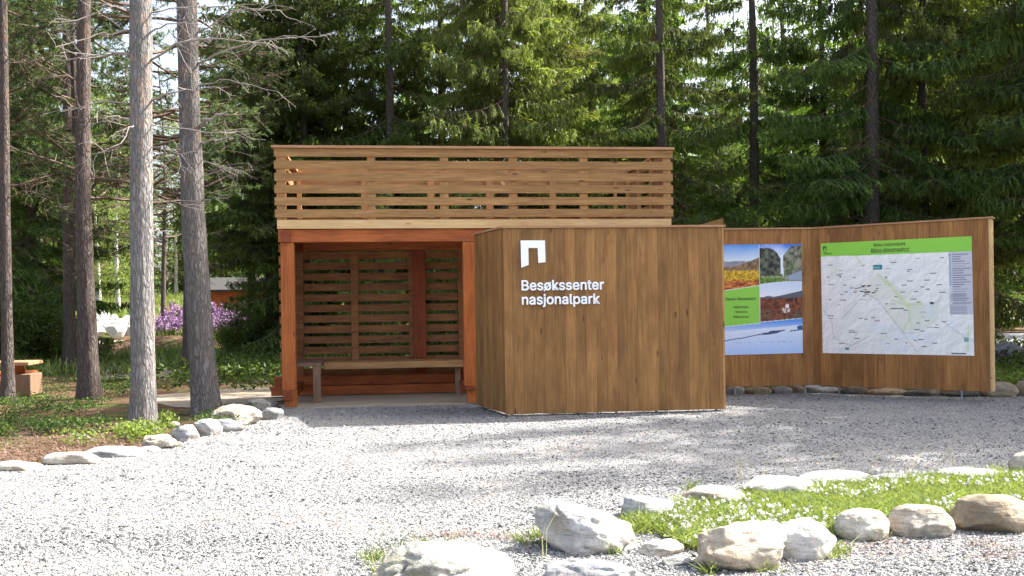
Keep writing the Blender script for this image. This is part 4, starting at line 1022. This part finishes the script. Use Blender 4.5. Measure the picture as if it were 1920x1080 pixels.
P_ = [
 ('pine_low', 'pine_tree', 'boughy pine hidden behind the sunlit trunk, its needles filling the gap beside it', 266, 16.5, .95, 2.9),
 ('pine_low', 'pine_tree', 'boughy pine hidden behind the leaning trunk', 352, 19, 1.0, .9),
 ('pine_low', 'pine_tree', 'boughy pine hidden behind the dark-sided brown trunk', 157, 19.5, 1.0, 5.0),
 ('pine_low', 'pine_tree', 'pine with leafy boughs over the left edge of the view', -40, 17, .95, .3),
 ('pine', 'pine_tree', 'pine with high boughs behind the two brown trunks at the left', 60, 27, 1.0, 1.3),
 ('pine_low', 'pine_tree', 'pine with low boughs behind the upper left corner of the shelter', 505, 27, 1.1, 2.3),
 ('pine_low', 'pine_tree', 'distant thin pine seen between the sunlit and the leaning trunk', 306, 36, .9, .6),
]
for k_, nm, lb, px, Yd, s_, rz in P_: tree(k_, nm, lb, px, Yd, s_, rz, 'pine', 'pines at the left')
B_ = [('birch', 'birch_tree', 'bright green birch with a pale stem left of the sunlit pine', 222, 44, 1.15, 0.2),
      ('birch', 'birch_tree', 'bright green birch with a pale stem next to the brown trunks', 186, 46, 1.2, 1.9),
      ('birch', 'birch_tree', 'light green birch just right of the sunlit pine, on the grassy bank', 330, 50, 1.1, 3.0),
      ('birch', 'birch_tree', 'light green birch at the far left beyond the white rocks', 75, 45, 1.0, 4.0)]
for k_, nm, lb, px, Yd, s_, rz in B_: tree(k_, nm, lb, px, Yd, s_, rz, 'birch', 'birches on the far bank')
# trees just outside the view that throw the long shadows on the gravel
for i, (x, y, s_, k_, tl_) in enumerate([(10.2, 17.6, .95, 'high', 1.6), (9.9, 16.9, .85, 'high', 1.15), (12.0, 18.9, 1.0, 'high', 1.55), (11.6, 12.6, .85, 'dense', 1), (14.6, 14.9, 1.0, 'open', 1), (17.5, 13.0, .95, 'openlight', 1),  # stretched ones added to shade the leaning pine and left scrub
        (13.2, 17.0, .95, 'open', 1), (17.0, 16.5, 1.0, 'dense', 1), (14.0, 22.0, 1.0, 'high', 1.1), (20, 13.8, 1.0, 'dense', 1), (12.1, 12.5, .72, 'dense', 1), (11.2, 13.9, .8, 'dense', 1), (13.6, 14.6, .75, 'open', 1), (9.6, 12.6, .45, 'dense', 1), (13.5, 12.1, 1.0, 'dense', 1)]):
    tree(k_, 'spruce_tree', 'spruce just beyond the right edge of the view', 0, y, s_, i*1.3, 'spruce', 'spruces beyond the right edge', X_=x, tall=tl_)

# ---- individual foreground pines (trunk follows the photo)
def big_pine(label, pts, widths, m, Yd, seed, dead=None, crown=None, rough=.10, group='pine trunks at the left', dmat=None):
    base = gnd(*pts[0]) if Yd is None else (at(pts[0][0], pts[0][1], Yd)[0], Yd)
    Yb = base[1]; zb = float(Hh(base[0], Yb)) if Yd else 0.0
    P = []; R = []
    for (x, y), wd in zip(pts, widths):
        q = at(x, y, Yb); P.append((q[0]-base[0], 0, q[2])); R.append(wd/2/F*Yb)
    P = np.array(P); P[0, 2] = 0
    ks = P[:, 2]; zz = np.concatenate([[-.2], np.linspace(0, 12.5, 150)])
    top = np.array([P[-1, 0]+(P[-1, 0]-P[-2, 0])/(ks[-1]-ks[-2])*(12.5-ks[-1])*.5, 0, 12.5])
    K = np.append(ks, 12.5); XX = np.interp(zz, K, np.append(P[:, 0], top[0])); RR = np.interp(zz, K, np.append(R, .03))
    e = thing('pine_tree', label, 'pine', (base[0], Yb, zb), 0, group)
    V, Fc = tubes([(np.stack([XX, XX*0, zz], -1), RR)], 40)
    cc = np.repeat(np.stack([XX, XX*0, zz], -1), 40, 0)
    for i in range(len(V)):
        d = V[i]-cc[i]; r = math.hypot(d[0], d[1])+1e-6; nx_, ny_ = d[0]/r, d[1]/r; z = V[i][2]
        h = .5*noise.noise(Vector((nx_*2.2+seed, ny_*2.2, z*1.2)))+.55*abs(noise.noise(Vector((nx_*6.5, ny_*6.5+seed, z*2.1))))*2-.5
        fl = math.exp(-max(0, z)/.22)*(.20+.22*max(0, math.sin(4*math.atan2(ny_, nx_)+seed)))
        V[i] = cc[i]+d*(1+rough*h+fl)
    link('trunk', mesh_np('trunk', V, Fc, (m,), smooth=True), e)
    if crown is not None: link('crown', crown, e)
    g = rs(seed*7)
    for spec in (dead or []):
        poly, r0, lev = spec
        pts3 = [np.array(at(x, y, Yb+dy))-np.array([base[0], Yb, zb]) for x, y, dy in poly]
        n_ = 9; u = np.linspace(0, len(pts3)-1.0001, n_); A = np.array([pts3[int(a)]*(1-a % 1)+pts3[int(a)+1]*(a % 1) for a in u]); A[1:] += g.normal(0, .012, A[1:].shape)
        paths = [(A, np.linspace(r0*.75, r0*.22, n_))]; tv, tf = tubes(paths, 5)
        if lev:
            st_ = []
            for _ in range(4*lev):
                j = g.randint(2, n_); dd = (A[-1]-A[0]); dd /= np.linalg.norm(dd); st_.append((A[j], dd+g.normal(0, .7, 3), g.uniform(.12, .36), r0*.25, 1))
            v2, f2 = dead_twigs(g, st_, 2, 3)
            tf = np.concatenate([tf, f2+len(tv)]); tv = np.concatenate([tv, v2])
        link('branch', mesh_np('branch', tv, tf, (dmat or MT['dead_twig'],), smooth=True), e)
    return e
crA = pine_crown(51, 6.8, 12.5, 2.4, 30, 26, PIM, .4); crB = pine_crown(52, 7.0, 12.5, 2.3, 28, 26, PIM, .4)
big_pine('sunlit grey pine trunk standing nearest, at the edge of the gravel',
  [(268, 806), (268, 700), (266, 500), (265, 300), (264, 0)], [50, 45, 43, 41.5, 41], MT['pine_bark'], None, 3, [
   ([(248, 58, 0), (200, 62, -.2), (160, 75, -.3), (108, 84, -.5)], .016, 2), ([(250, 103, 0), (200, 104, .1), (160, 107, .2), (108, 113, .3)], .028, 2),
   ([(250, 192, 0), (190, 190, -.2), (115, 206, -.4)], .012, 2), ([(280, 62, 0), (312, 46, -.2), (350, 44, -.4), (392, 44, -.5)], .015, 1),
   ([(284, 112, 0), (330, 84, -.3), (400, 70, -.5), (430, 72, -.7), (500, 82, -.8)], .018, 4), ([(284, 188, 0), (330, 172, -.2), (402, 166, -.4)], .017, 1),
   ([(300, 237, -.3), (350, 243, -.4), (400, 248, -.5), (470, 246, -.6)], .010, 2), ([(252, 235, -.1), (240, 240, -.2), (228, 270, -.3), (195, 285, -.4), (170, 290, -.4)], .012, 3),
   ([(282, 232, 0), (300, 229, -.1), (325, 230, -.2)], .010, 1), ([(284, 276, 0), (310, 276, -.2), (350, 300, -.3)], .008, 2),
   ([(284, 435, .1), (296, 432, .15), (312, 431, .2)], .018, 0), ([(250, 12, 0), (220, 10, -.2), (150, 35, -.4), (120, 40, -.5)], .010, 3), ([(284, 24, 0), (330, 14, -.3), (420, 10, -.6), (520, 18, -.8)], .012, 4),
   ([(250, 225, 0), (220, 222, .2), (172, 232, .4)], .018, 1), ([(284, 300, 0), (300, 305, -.2), (340, 296, -.3)], .007, 2), ([(284, 374, 0), (310, 376, -.2), (340, 384, -.3)], .007, 1)], crA, .10)
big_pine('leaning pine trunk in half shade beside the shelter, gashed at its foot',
  [(388, 778), (381, 700), (374, 600), (362, 400), (355, 200), (350, 0)], [52, 49, 47, 44, 39, 38], MT['pine_bark_shaded'], None, 4, [
   ([(372, 236, 0), (400, 220, -.2), (430, 209, -.3)], .040, 0), ([(376, 268, 0), (400, 264, -.2), (434, 260, -.3)], .022, 1), ([(370, 120, 0), (420, 95, -.3), (500, 72, -.6), (600, 70, -.8)], .02, 2),
   ([(345, 90, 0), (320, 60, -.2), (290, 40, -.4)], .012, 3), ([(372, 160, 0), (430, 150, -.3), (520, 172, -.6)], .012, 2), ([(378, 300, 0), (410, 310, -.3), (455, 322, -.4)], .010, 3),
   ([(380, 376, 0), (400, 372, -.2), (425, 368, -.3)], .010, 1), ([(372, 60, 0), (440, 20, -.4), (540, 10, -.8)], .014, 2), ([(380, 330, 0), (420, 318, -.3), (450, 316, -.3)], .008, 2)], crB, .08)
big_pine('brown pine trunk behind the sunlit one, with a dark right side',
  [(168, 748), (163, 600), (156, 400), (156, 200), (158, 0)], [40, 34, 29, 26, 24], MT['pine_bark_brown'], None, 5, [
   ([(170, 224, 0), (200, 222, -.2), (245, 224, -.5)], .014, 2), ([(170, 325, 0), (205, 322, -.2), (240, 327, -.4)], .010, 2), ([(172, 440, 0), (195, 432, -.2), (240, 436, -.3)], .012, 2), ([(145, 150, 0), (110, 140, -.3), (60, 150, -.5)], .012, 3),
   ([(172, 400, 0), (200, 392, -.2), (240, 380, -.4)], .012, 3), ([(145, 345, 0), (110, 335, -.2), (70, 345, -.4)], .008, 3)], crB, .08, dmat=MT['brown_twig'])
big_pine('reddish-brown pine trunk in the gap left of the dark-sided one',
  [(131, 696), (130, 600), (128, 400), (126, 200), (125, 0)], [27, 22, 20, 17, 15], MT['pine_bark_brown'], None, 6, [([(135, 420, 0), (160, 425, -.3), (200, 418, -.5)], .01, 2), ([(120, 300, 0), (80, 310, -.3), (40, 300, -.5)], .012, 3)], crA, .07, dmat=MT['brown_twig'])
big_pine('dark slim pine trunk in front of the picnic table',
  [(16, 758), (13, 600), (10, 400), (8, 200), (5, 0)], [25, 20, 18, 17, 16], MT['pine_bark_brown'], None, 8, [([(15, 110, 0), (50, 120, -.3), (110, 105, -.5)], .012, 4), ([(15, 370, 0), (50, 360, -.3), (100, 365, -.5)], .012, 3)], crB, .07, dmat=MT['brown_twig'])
# far forest as one mass
def far_tree(g, H, rad):
    n_ = 1500; u = g.rand(n_)**.8; z = .03*H+u*H*.97; r = rad*(1-u)**.8*(g.rand(n_)**.5)*(.75+.35*np.sin(z*7)); a = g.uniform(0, 2*PI, n_)
    o = np.stack([r*np.cos(a), r*np.sin(a), z-.25*r], -1); dv = np.stack([np.cos(a)*.5, np.sin(a)*.5, -np.ones(n_)*g.uniform(.2, 1, n_)], -1)+g.normal(0, .3, (n_, 3)); dv /= np.linalg.norm(dv, axis=1)[:, None]
    return blades(o, o+dv*g.uniform(.15, .4, n_)[:, None], .15, .06, None, g), np.clip(g.uniform(0, .8, n_)+.2*u, 0, 1)
g = rs(77); Q = []; T = []; tp = []
for i in range(250):
    y = g.uniform(34, 62); px = g.uniform(-150, 2080)
    if px < 440 and y < 54: y += 16
    x = (px-CX)/F*y; H = g.uniform(9, 15)
    if px < 440: H = g.uniform(5.5, 10)
    if 270 < px < 350: continue
    if 1290 < px < 1570: H = g.uniform(6, 8.5)
    hh_ = np.linspace(0, H, 12); sx_, sy_ = x-.95*hh_, y-.367*hh_
    if ((sx_ > -22) & (sx_ < -8) & (sy_ > 31) & (sy_ < 48)).any(): continue
    q, tn = far_tree(g, H, g.uniform(1.6, 2.4)); z = float(Hh(x, y)); Q.append(q+np.array([x, y, z])); T.append(tn)
    tp.append((np.array([[x, y, z-.1], [x, y, z+H*.9]]), np.array([.14, .03])))
ff = build_mesh('far_forest', np.concatenate(Q), np.concatenate(T), tubes(tp, 5), (MT['spruce'], MT['spruce_bark']))
tag(link('far_forest', ff), 'dense far conifer forest closing the view', 'forest', kind='stuff')
# wooded rise behind everything
xs = np.linspace(-300, 300, 61); ys = np.linspace(70, 400, 30); X, Y = np.meshgrid(xs, ys)
Z = -1+np.clip((Y-70)/200, 0, 1)**.8*13+2.5*np.sin(X*.02+1)*np.clip((Y-70)/100, 0, 1)
m, nt = mat('far_hill'); c = ramp(nt, noi(nt, coords(nt), .15, 6, .7), [(.35, (.02, .04, .015)), (.6, (.06, .10, .03))]); finish(nt, c, .95, None, .1)
tag(link('hills', mesh_np('hills', np.stack([X, Y, Z], -1).reshape(-1, 3), grid_faces(*X.shape), (m,), smooth=True)), kind='structure')

# ------------------------------------------------------------------ ground cover
def cover(name, g, xy, hmin, hmax, wd, mats, label, cat, leafy=False, k=1, spread=.5, tmul=1.0, zoff=0.0):
    n_ = len(xy); z = Hh(xy[:, 0], xy[:, 1])+zoff; o = np.stack([xy[:, 0], xy[:, 1], z], -1); h = g.uniform(hmin, hmax, n_)
    if leafy:
        o = o+np.stack([g.normal(0, .03, n_), g.normal(0, .03, n_), h], -1); d = g.normal(0, 1, (n_, 3)); d[:, 2] = abs(d[:, 2])*.6; d /= np.linalg.norm(d, axis=1)[:, None]
        Q = blades(o, o+d*(wd*1.3), wd, wd*.4, None, g); T = g.uniform(0, 1, n_)*np.clip(h/hmax+.2, 0, 1)
    else:
        d = np.stack([g.normal(0, spread, n_), g.normal(0, spread, n_), np.ones(n_)], -1); m1 = o+d*(h*.55)[:, None]; d2 = d+np.stack([g.normal(0, spread, n_), g.normal(0, spread, n_), -.2*np.ones(n_)], -1); e = m1+d2*(h*.45)[:, None]
        up = g.normal(size=(n_, 3)); up[:, 2] = 0
        Q = np.concatenate([blades(o, m1, wd, wd*.8, up, g), blades(m1, e, wd*.8, wd*.15, up, g)]); t_ = g.uniform(0, 1, n_)**1.2*tmul; T = np.concatenate([t_*.8, np.clip(t_+.1, 0, 1)])
    return tag(link(name, build_mesh(name, Q, T, None, mats)), label, cat, kind='stuff')
def sample_poly(g, poly, n_):
    P = np.array(poly); mn, mx = P.min(0), P.max(0); q = g.uniform(mn, mx, (n_*3, 2)); return q[inpoly(q[:, 0], q[:, 1], poly)][:n_]
def sample_px(g, n_, x0, x1, y0, y1, dens=None):
    px = g.uniform(x0, x1, n_); py = g.uniform(y0, y1, n_); a = (px-CX)/F; v = (CY-py)/F; Yy = -H0/(v-RO*a); return np.stack([(a+RO*v)*Yy, Yy], -1)
# clover bed
ib = sheet('grass_bed', island, 0.022, MT['floor'])
q = sample_poly(rs(5), island, 46000)
def clump(q, g, s=2.2):
    f = np.array([noise.noise(Vector((x*s, y*s, 3.3))) for x, y in q]); return f
f = clump(q, None); keep = f > -.42; q = q[keep]
cover('grass', rs(6), q, .02, .095, .0055, (MT['grass'],), 'bright green grass growing in the bed between the boulders', 'grass', spread=.55)
q = sample_poly(rs(7), island, 16000); cover('clover_leaves', rs(8), q, .01, .05, .017, (MT['grass'],), 'small clover leaves between the grass blades', 'clover', True)
def flowers(name, g, xy, z0, z1, r, m, label, cat, nb=14):
    n_ = len(xy); z = Hh(xy[:, 0], xy[:, 1]); c = np.stack([xy[:, 0], xy[:, 1], z+g.uniform(z0, z1, n_)], -1)
    c = np.repeat(c, nb, 0); d = g.normal(0, 1, c.shape); d /= np.linalg.norm(d, axis=1)[:, None]
    Q = blades(c, c+d*(r*g.uniform(.7, 1.1, len(c)))[:, None], r*.5, r*.45, None, g)
    return tag(link(name, build_mesh(name, Q, g.uniform(0, 1, len(Q)), None, (m,))), label, cat, kind='stuff')
q = sample_poly(rs(9), island, 2200); f = clump(q, None, 1.6); q = q[f > -.05][:620]
flowers('clover_flowers', rs(10), q, .045, .095, .0125, MT['petal'], 'white clover heads dotted over the grass bed', 'clover flowers')
# sparse stalks
st_px = [(1384, 905), (1400, 905), (1432, 900), (1478, 898), (1560, 895), (1788, 880), (1765, 875), (1700, 896), (1640, 898), (720, 1085), (760, 1085), (800, 1080), (830, 1085), (870, 1085), (1018, 1052), (1200, 985), (1325, 1042)]
g = rs(12); q = np.array([gnd(x+g.normal(0, 5), y) for x, y in st_px for _ in range(3)])
cover('dry_stalks', g, q, .14, .30, .0035, (MT['straw'],), 'thin dry grass stalks standing among the boulders', 'grass stalks', spread=.18)
# weeds in the gravel around boulders
tufts = [(985, 1018, 30, 60), (1005, 1008, 20, 40), (700, 1050, 25, 60), (1150, 1040, 18, 30), (1300, 945, 20, 60), (1295, 918, 14, 40), (1640, 1010, 20, 30), (1570, 1040, 25, 60), (1885, 890, 30, 120), (1905, 905, 30, 120), (1440, 1072, 25, 40), (1330, 1076, 22, 40), (800, 1030, 60, 60), (1190, 1000, 30, 80), (1820, 960, 30, 60), (1530, 1045, 30, 90), (860, 1078, 60, 120), (740, 1078, 50, 100)]
q = []
g = rs(13)
for x, y, r, n_ in tufts:
    for _ in range(n_): q.append(gnd(x+g.normal(0, r*.5), y+abs(g.normal(0, 5))))
cover('weeds', g, np.array(q), .03, .10, .006, (MT['grass'],), 'small green weeds between boulders and gravel', 'weeds', spread=.6)
# red needle litter in drifts
g = rs(14); q = []
for x, y, rx, ry, n_ in [(860, 1010, 70, 4, 160), (950, 1015, 30, 4, 60), (1600, 1035, 60, 14, 110), (1700, 1035, 60, 14, 90), (1870, 1045, 60, 16, 150), (1840, 1025, 50, 10, 60), (1240, 1000, 40, 4, 120), (640, 860, 200, 25, 250), (1400, 870, 200, 10, 250)]:
    for _ in range(n_): q.append(gnd(x+g.normal(0, rx*.6), y+g.normal(0, ry*.7)))
q = np.array(q); o = np.stack([q[:, 0], q[:, 1], np.full(len(q), .026)], -1); d = g.normal(0, 1, o.shape); d[:, 2] *= .15; d /= np.linalg.norm(d, axis=1)[:, None]
tag(link('needle_litter', build_mesh('needle_litter', blades(o, o+d*.028, .0045, .003, np.tile([[0, 0, 1.]], (len(o), 1)), g), g.uniform(0, 1, len(o)), None, (MT['litter'],))), 'drifts of red-brown needle litter on the gravel', 'needle litter', kind='stuff')
# undergrowth, left
g = rs(15); q = sample_px(g, 90000, -80, 530, 640, 880)
f = clump(q, None, .8); f2 = clump(q, None, 3.0)
okk = ~inpoly(q[:, 0], q[:, 1], yard) & (q[:, 1] < 30) & (f+.7*f2 > .05+.75*sstep(-q[:, 1], -11.2, -9.0)) & (f+.7*f2 > .06) & ~inpoly(q[:, 0], q[:, 1], [gnd(190, 765), gnd(300, 718), gnd(540, 700), gnd(560, 770), gnd(420, 775), gnd(300, 830), gnd(200, 800)])
q = q[okk]
cover('undergrowth', g, q, .01, .13, .019, (MT['under'],), 'low dark green berry scrub covering the forest floor at the left', 'undergrowth', True)
q = sample_px(rs(16), 9000, -60, 330, 800, 878); okk = ~inpoly(q[:, 0], q[:, 1], yard); q = q[okk]; g = rs(17)
o = np.stack([q[:, 0], q[:, 1], Hh(q[:, 0], q[:, 1])+.012], -1); d = g.normal(0, 1, o.shape); d[:, 2] *= .2; d /= np.linalg.norm(d, axis=1)[:, None]
tag(link('fallen_needles', build_mesh('fallen_needles', blades(o, o+d*.05, .010, .005, np.tile([[0, 0, 1.]], (len(o), 1)), g), g.uniform(0, 1, len(o)), None, (MT['litter'],))), 'reddish fallen needles under the pines at the left', 'needle litter', kind='stuff')
q = []; g = rs(18)
for x, y, rx, ry, n_ in [(262, 822, 45, 10, 900), (310, 800, 16, 8, 350), (150, 835, 60, 5, 200)]:
    for _ in range(n_): q.append(gnd(x+g.normal(0, rx*.5), y+g.normal(0, ry*.5)))
cover('sprigs', g, np.array(q), .02, .15, .022, (MT['birch'],), 'sunlit yellow-green sprigs at the foot of the nearest pine', 'undergrowth', True)
# path-side grass, far left bank
g = rs(19); q = np.stack([g.uniform(-24, -3, 90000), g.uniform(16, 52, 90000)], -1); f = clump(q[:60000], None, .35); q = q[:60000]
okk = (f > -.05) & ~((q[:, 1] > 31.6) & (q[:, 1] < 34.2)) & ((q[:, 1] > 19)) & ~((q[:,0] > -12.2) & (q[:,0] < -8.4) & (q[:,1] > 31)) & (np.hypot((q[:, 0]+10.3)/3.4, (q[:, 1]-30)/1.8) > 1)
cover('bank_grass', g, q[okk], .12, .40, .03, (MT['grass'],), 'tall light green grass on the sunlit bank behind the pines', 'grass', spread=.3)
g = rs(20); q = []
for _ in range(330):
    q.append((g.uniform(-11.9, -8.7), g.uniform(32.8, 36)))
q = np.array(q); q = q+g.normal(0, .1, q.shape)
o = []; 
for x, y in q:
    z0 = float(Hh(x, y)); h = g.uniform(.5, .95)
    for _ in range(30): o.append((x+g.normal(0, .03), y+g.normal(0, .03), z0+h*g.uniform(.62, 1.0)))
o = np.array(o); d = g.normal(0, 1, o.shape); d /= np.linalg.norm(d, axis=1)[:, None]
tag(link('fireweed', build_mesh('fireweed', blades(o, o+d*.05, .045, .035, None, g), g.uniform(0, 1, len(o)), None, (MT['purple'],))), 'purple fireweed in bloom in front of the orange shed', 'fireweed', kind='stuff')
cover('fireweed_stems', g, np.repeat(q, 6, 0)+g.normal(0, .06, (len(q)*6, 2)), .3, .65, .05, (MT['grass'],), 'green leafy stems below the purple fireweed', 'fireweed', spread=.12)
# right side greenery by the flat-topped boulder
q = sample_px(rs(22), 9000, 1840, 1990, 690, 742); cover('verge_plants', rs(23), q, .02, .22, .03, (MT['birch'],), 'green plants in front of the big flat-topped boulder', 'plants', True)
q = sample_px(rs(24), 30, 1862, 1892, 692, 712); flowers('verge_flowers', rs(25), q, .18, .42, .03, MT['purple'], 'pink fireweed flowers in front of the flat-topped boulder', 'flowers', 12)
# undergrowth behind buildings
g = rs(26); q = np.stack([g.uniform(-6, 16, 60000), g.uniform(15.2, 32, 60000)], -1); q = q[~((q[:, 0] > 9) & (q[:, 1] > 24.2))]
cover('forest_scrub', g, q, .02, .35, .05, (MT['under'],), 'dark scrub on the forest floor behind the shelter', 'undergrowth', True)

# white boulder heap on the far left: separate rocks
MT['heap'] = flat('heap_stone', (0.42, 0.40, 0.37), .9)
g = rs(30); hp = []
cells = [(g.uniform(-20, 112), g.uniform(578, 632)) for _ in range(34)]+[(g.uniform(176, 250), g.uniform(592, 622)) for _ in range(20)]
names_ = ['chalk-white', 'cracked', 'rounded', 'sharp-edged', 'flat', 'tall', 'squat', 'small', 'low', 'pale', 'leaning', 'broad']
for i, (x, y) in enumerate(cells):
    Yd = 33.2-(y-600)*.12+2.2; p = at(x, y, Yd); zz = p[2]
    V, Fc = ico(3); V = V.copy(); gg = rs(300+i)
    for _ in range(12):
        nrm = gg.normal(size=3); nrm /= np.linalg.norm(nrm); k = V@nrm-gg.uniform(.6, .9); V -= np.outer(np.clip(k, 0, None)*.92, nrm)
    r = gg.uniform(.13, .33); V = V*np.array([r*gg.uniform(.9, 1.3), r, r*.85])
    side = 'left of the reddish-brown trunk' if x < 120 else 'right of the dark-sided trunk'
    lv = 'top' if y < 600 else ('bottom' if y > 612 else 'middle')
    tag(link('heap_rock', mesh_np('heap_rock', V, Fc, (MT['heap'],), smooth=False), None, (p[0], Yd, zz)), 'sunlit pale rock in the %s of the far rock heap, %s' % (lv, side), 'rock', 'rocks of the far white heap')
# earth core that carries the heap
V, Fc = ico(4); V = V.copy()
tag(link('rubble_bank', mesh_np('rubble_bank', V*np.array([5.2, 1.3, 1.15]), Fc, (MT['floor'],), smooth=True), None, (-14.6, 36.9, -.35)), kind='structure')

# ------------------------------------------------------------------ picnic table at the left
pt_ = gnd(40, 748); pc = thing('picnic_table', 'red-brown log picnic table at the left edge among the pines', 'picnic table', (pt_[0]-.78, pt_[1]+.5, 0.0), 0.12); pc.scale = (.85, .85, .83)
part(MB().box(-.9, .86, -.38, -.14, .56, .625).box(-.9, .86, -.13, .12, .56, .625).box(-.9, .85, .13, .38, .56, .625), 'table_top', MT['cap'], pc, .012)
def log(x0, x1, y, z, r, m=MT['red_x']):
    n_ = 7; V, Fc = tubes([(np.stack([np.linspace(x0, x1, n_), np.full(n_, y), np.full(n_, z)], -1), np.full(n_, r))], 14)
    cap = [list(range(13, -1, -1)), [len(V)-14+i for i in range(14)]]
    me = bpy.data.meshes.new('bench_log'); me.from_pydata([tuple(v) for v in V], [], [list(map(int, f)) for f in Fc]+cap)
    me.materials.append(m); me.update(); return link('bench_log', me, pc)
log(-.95, .58, -.72, .28, .12); log(-.95, .58, -.72, .10, .09); log(-.95, .60, .78, .30, .12)
for a_ in (-.6, .42):
    pts8 = [(0, -.07), (.20, -.05), (.13, .12), (.13, .18), (.20, .38), (.16, .556), (-.16, .556), (-.20, .38), (-.13, .18), (-.13, .12), (-.20, -.05)]
    extr_pts = [(y, max(-.05, z)) for y, z in pts8]
    me = bpy.data.meshes.new('leg'); n_ = len(extr_pts)
    me.from_pydata([(a_, y*1.4, z) for y, z in extr_pts]+[(a_+.16, y*1.4, z) for y, z in extr_pts], [], [list(range(n_)), list(range(2*n_-1, n_-1, -1))]+[[i, i+n_, (i+1) % n_+n_, (i+1) % n_] for i in range(n_)])
    me.materials.append(MT['red_z']); me.update(); link('leg', me, pc)
part(MB().box(.60, .86, -.30, .30, .02, .40), 'end_block', MT['greywood'], pc, .01)
# ------------------------------------------------------------------ orange shed far left
sx, sy = (450-CX)/F*42, 42.0; zs = float(Hh(sx, sy))
shd = thing('orange_shed', 'orange-red board shed far behind the leaning pine', 'shed', (sx, sy, zs-.95), 0.1)
mb = MB(); x = -1.6
while x < 2.2: mb.box(x, x+.115, -.02, .03, 0, 1.75); x += .12
part(mb, 'wall', MT['red_z'], shd); part(MB().box(-1.55, 2.15, .035, 1.8, 0, 1.7), 'side_walls', MT['red_z'], shd)
mb = MB(); mb.hexa([(-1.8, -.3, 1.72), (2.4, -.3, 1.72), (-1.8, 2.1, 2.3), (2.4, 2.1, 2.3), (-1.8, -.3, 1.80), (2.4, -.3, 1.80), (-1.8, 2.1, 2.38), (2.4, 2.1, 2.38)]); part(mb, 'roof', flat('roof_felt', (0.035, 0.032, 0.03), .9), shd)
# fallen branch near the litter, shrub at the left
g = rs(33)
p0 = gnd(122, 826); A = np.array([at(122, 826, p0[1]), at(140, 818, p0[1]), at(158, 817, p0[1]), at(172, 824, p0[1]), at(184, 832, p0[1])]); A[0, 2] = 0.0; A[-1, 2] = 0
tv, tf = tubes([(A, np.array([.006, .013, .013, .011, .005]))], 6)
tag(link('bent_root', mesh_np('bent_root', tv, tf, (MT['dead_twig'],), smooth=True)), 'grey bent root arching out of the red needle litter', 'root')
def shrub(label, px, Yd, r, h, seed, m):
    g = rs(seed); x = (px-CX)/F*Yd; paths = []; Q = []; T = []
    for _ in range(34):
        a = g.uniform(0, 2*PI); e = np.array([r*math.cos(a)*g.rand(), r*math.sin(a)*g.rand(), h*g.uniform(.4, 1)]); paths.append((np.array([[0, 0, 0], e*.5+[0, 0, .1], e]), np.array([.012, .008, .003])))
        o = e*g.uniform(.4, 1.05, 200)[:, None]+g.normal(0, .13, (200, 3)); d = g.normal(0, 1, (200, 3)); d /= np.linalg.norm(d, axis=1)[:, None]; o[:, 2] = np.clip(o[:, 2], .03, None)
        Q.append(blades(o, o+d*.05, .035, .02, None, g)); T.append(g.uniform(0, .9, 200))
    e = thing('shrub', label, 'shrub', (x, Yd, float(Hh(x, Yd)))); 
    link('foliage', build_mesh('foliage', np.concatenate(Q), np.concatenate(T), None, (m,)), e)
    tv, tf = tubes(paths, 4); link('stem', mesh_np('stem', tv, tf, (MT['brown_twig'],)), e)
shrub('dark leafy shrub behind the picnic table', 72, 22, .75, 1.5, 61, MT['under'])
shrub('dark leafy shrub left of the first one, cut by the left edge', -10, 21, .8, 1.7, 62, MT['under'])
shrub('green bush beside the dark trunks left of the shelter', 450, 26, .8, .9, 63, MT['birch'])
shrub('green weedy bush between the two brown trunks', 108, 24, .7, .5, 64, MT['under'])
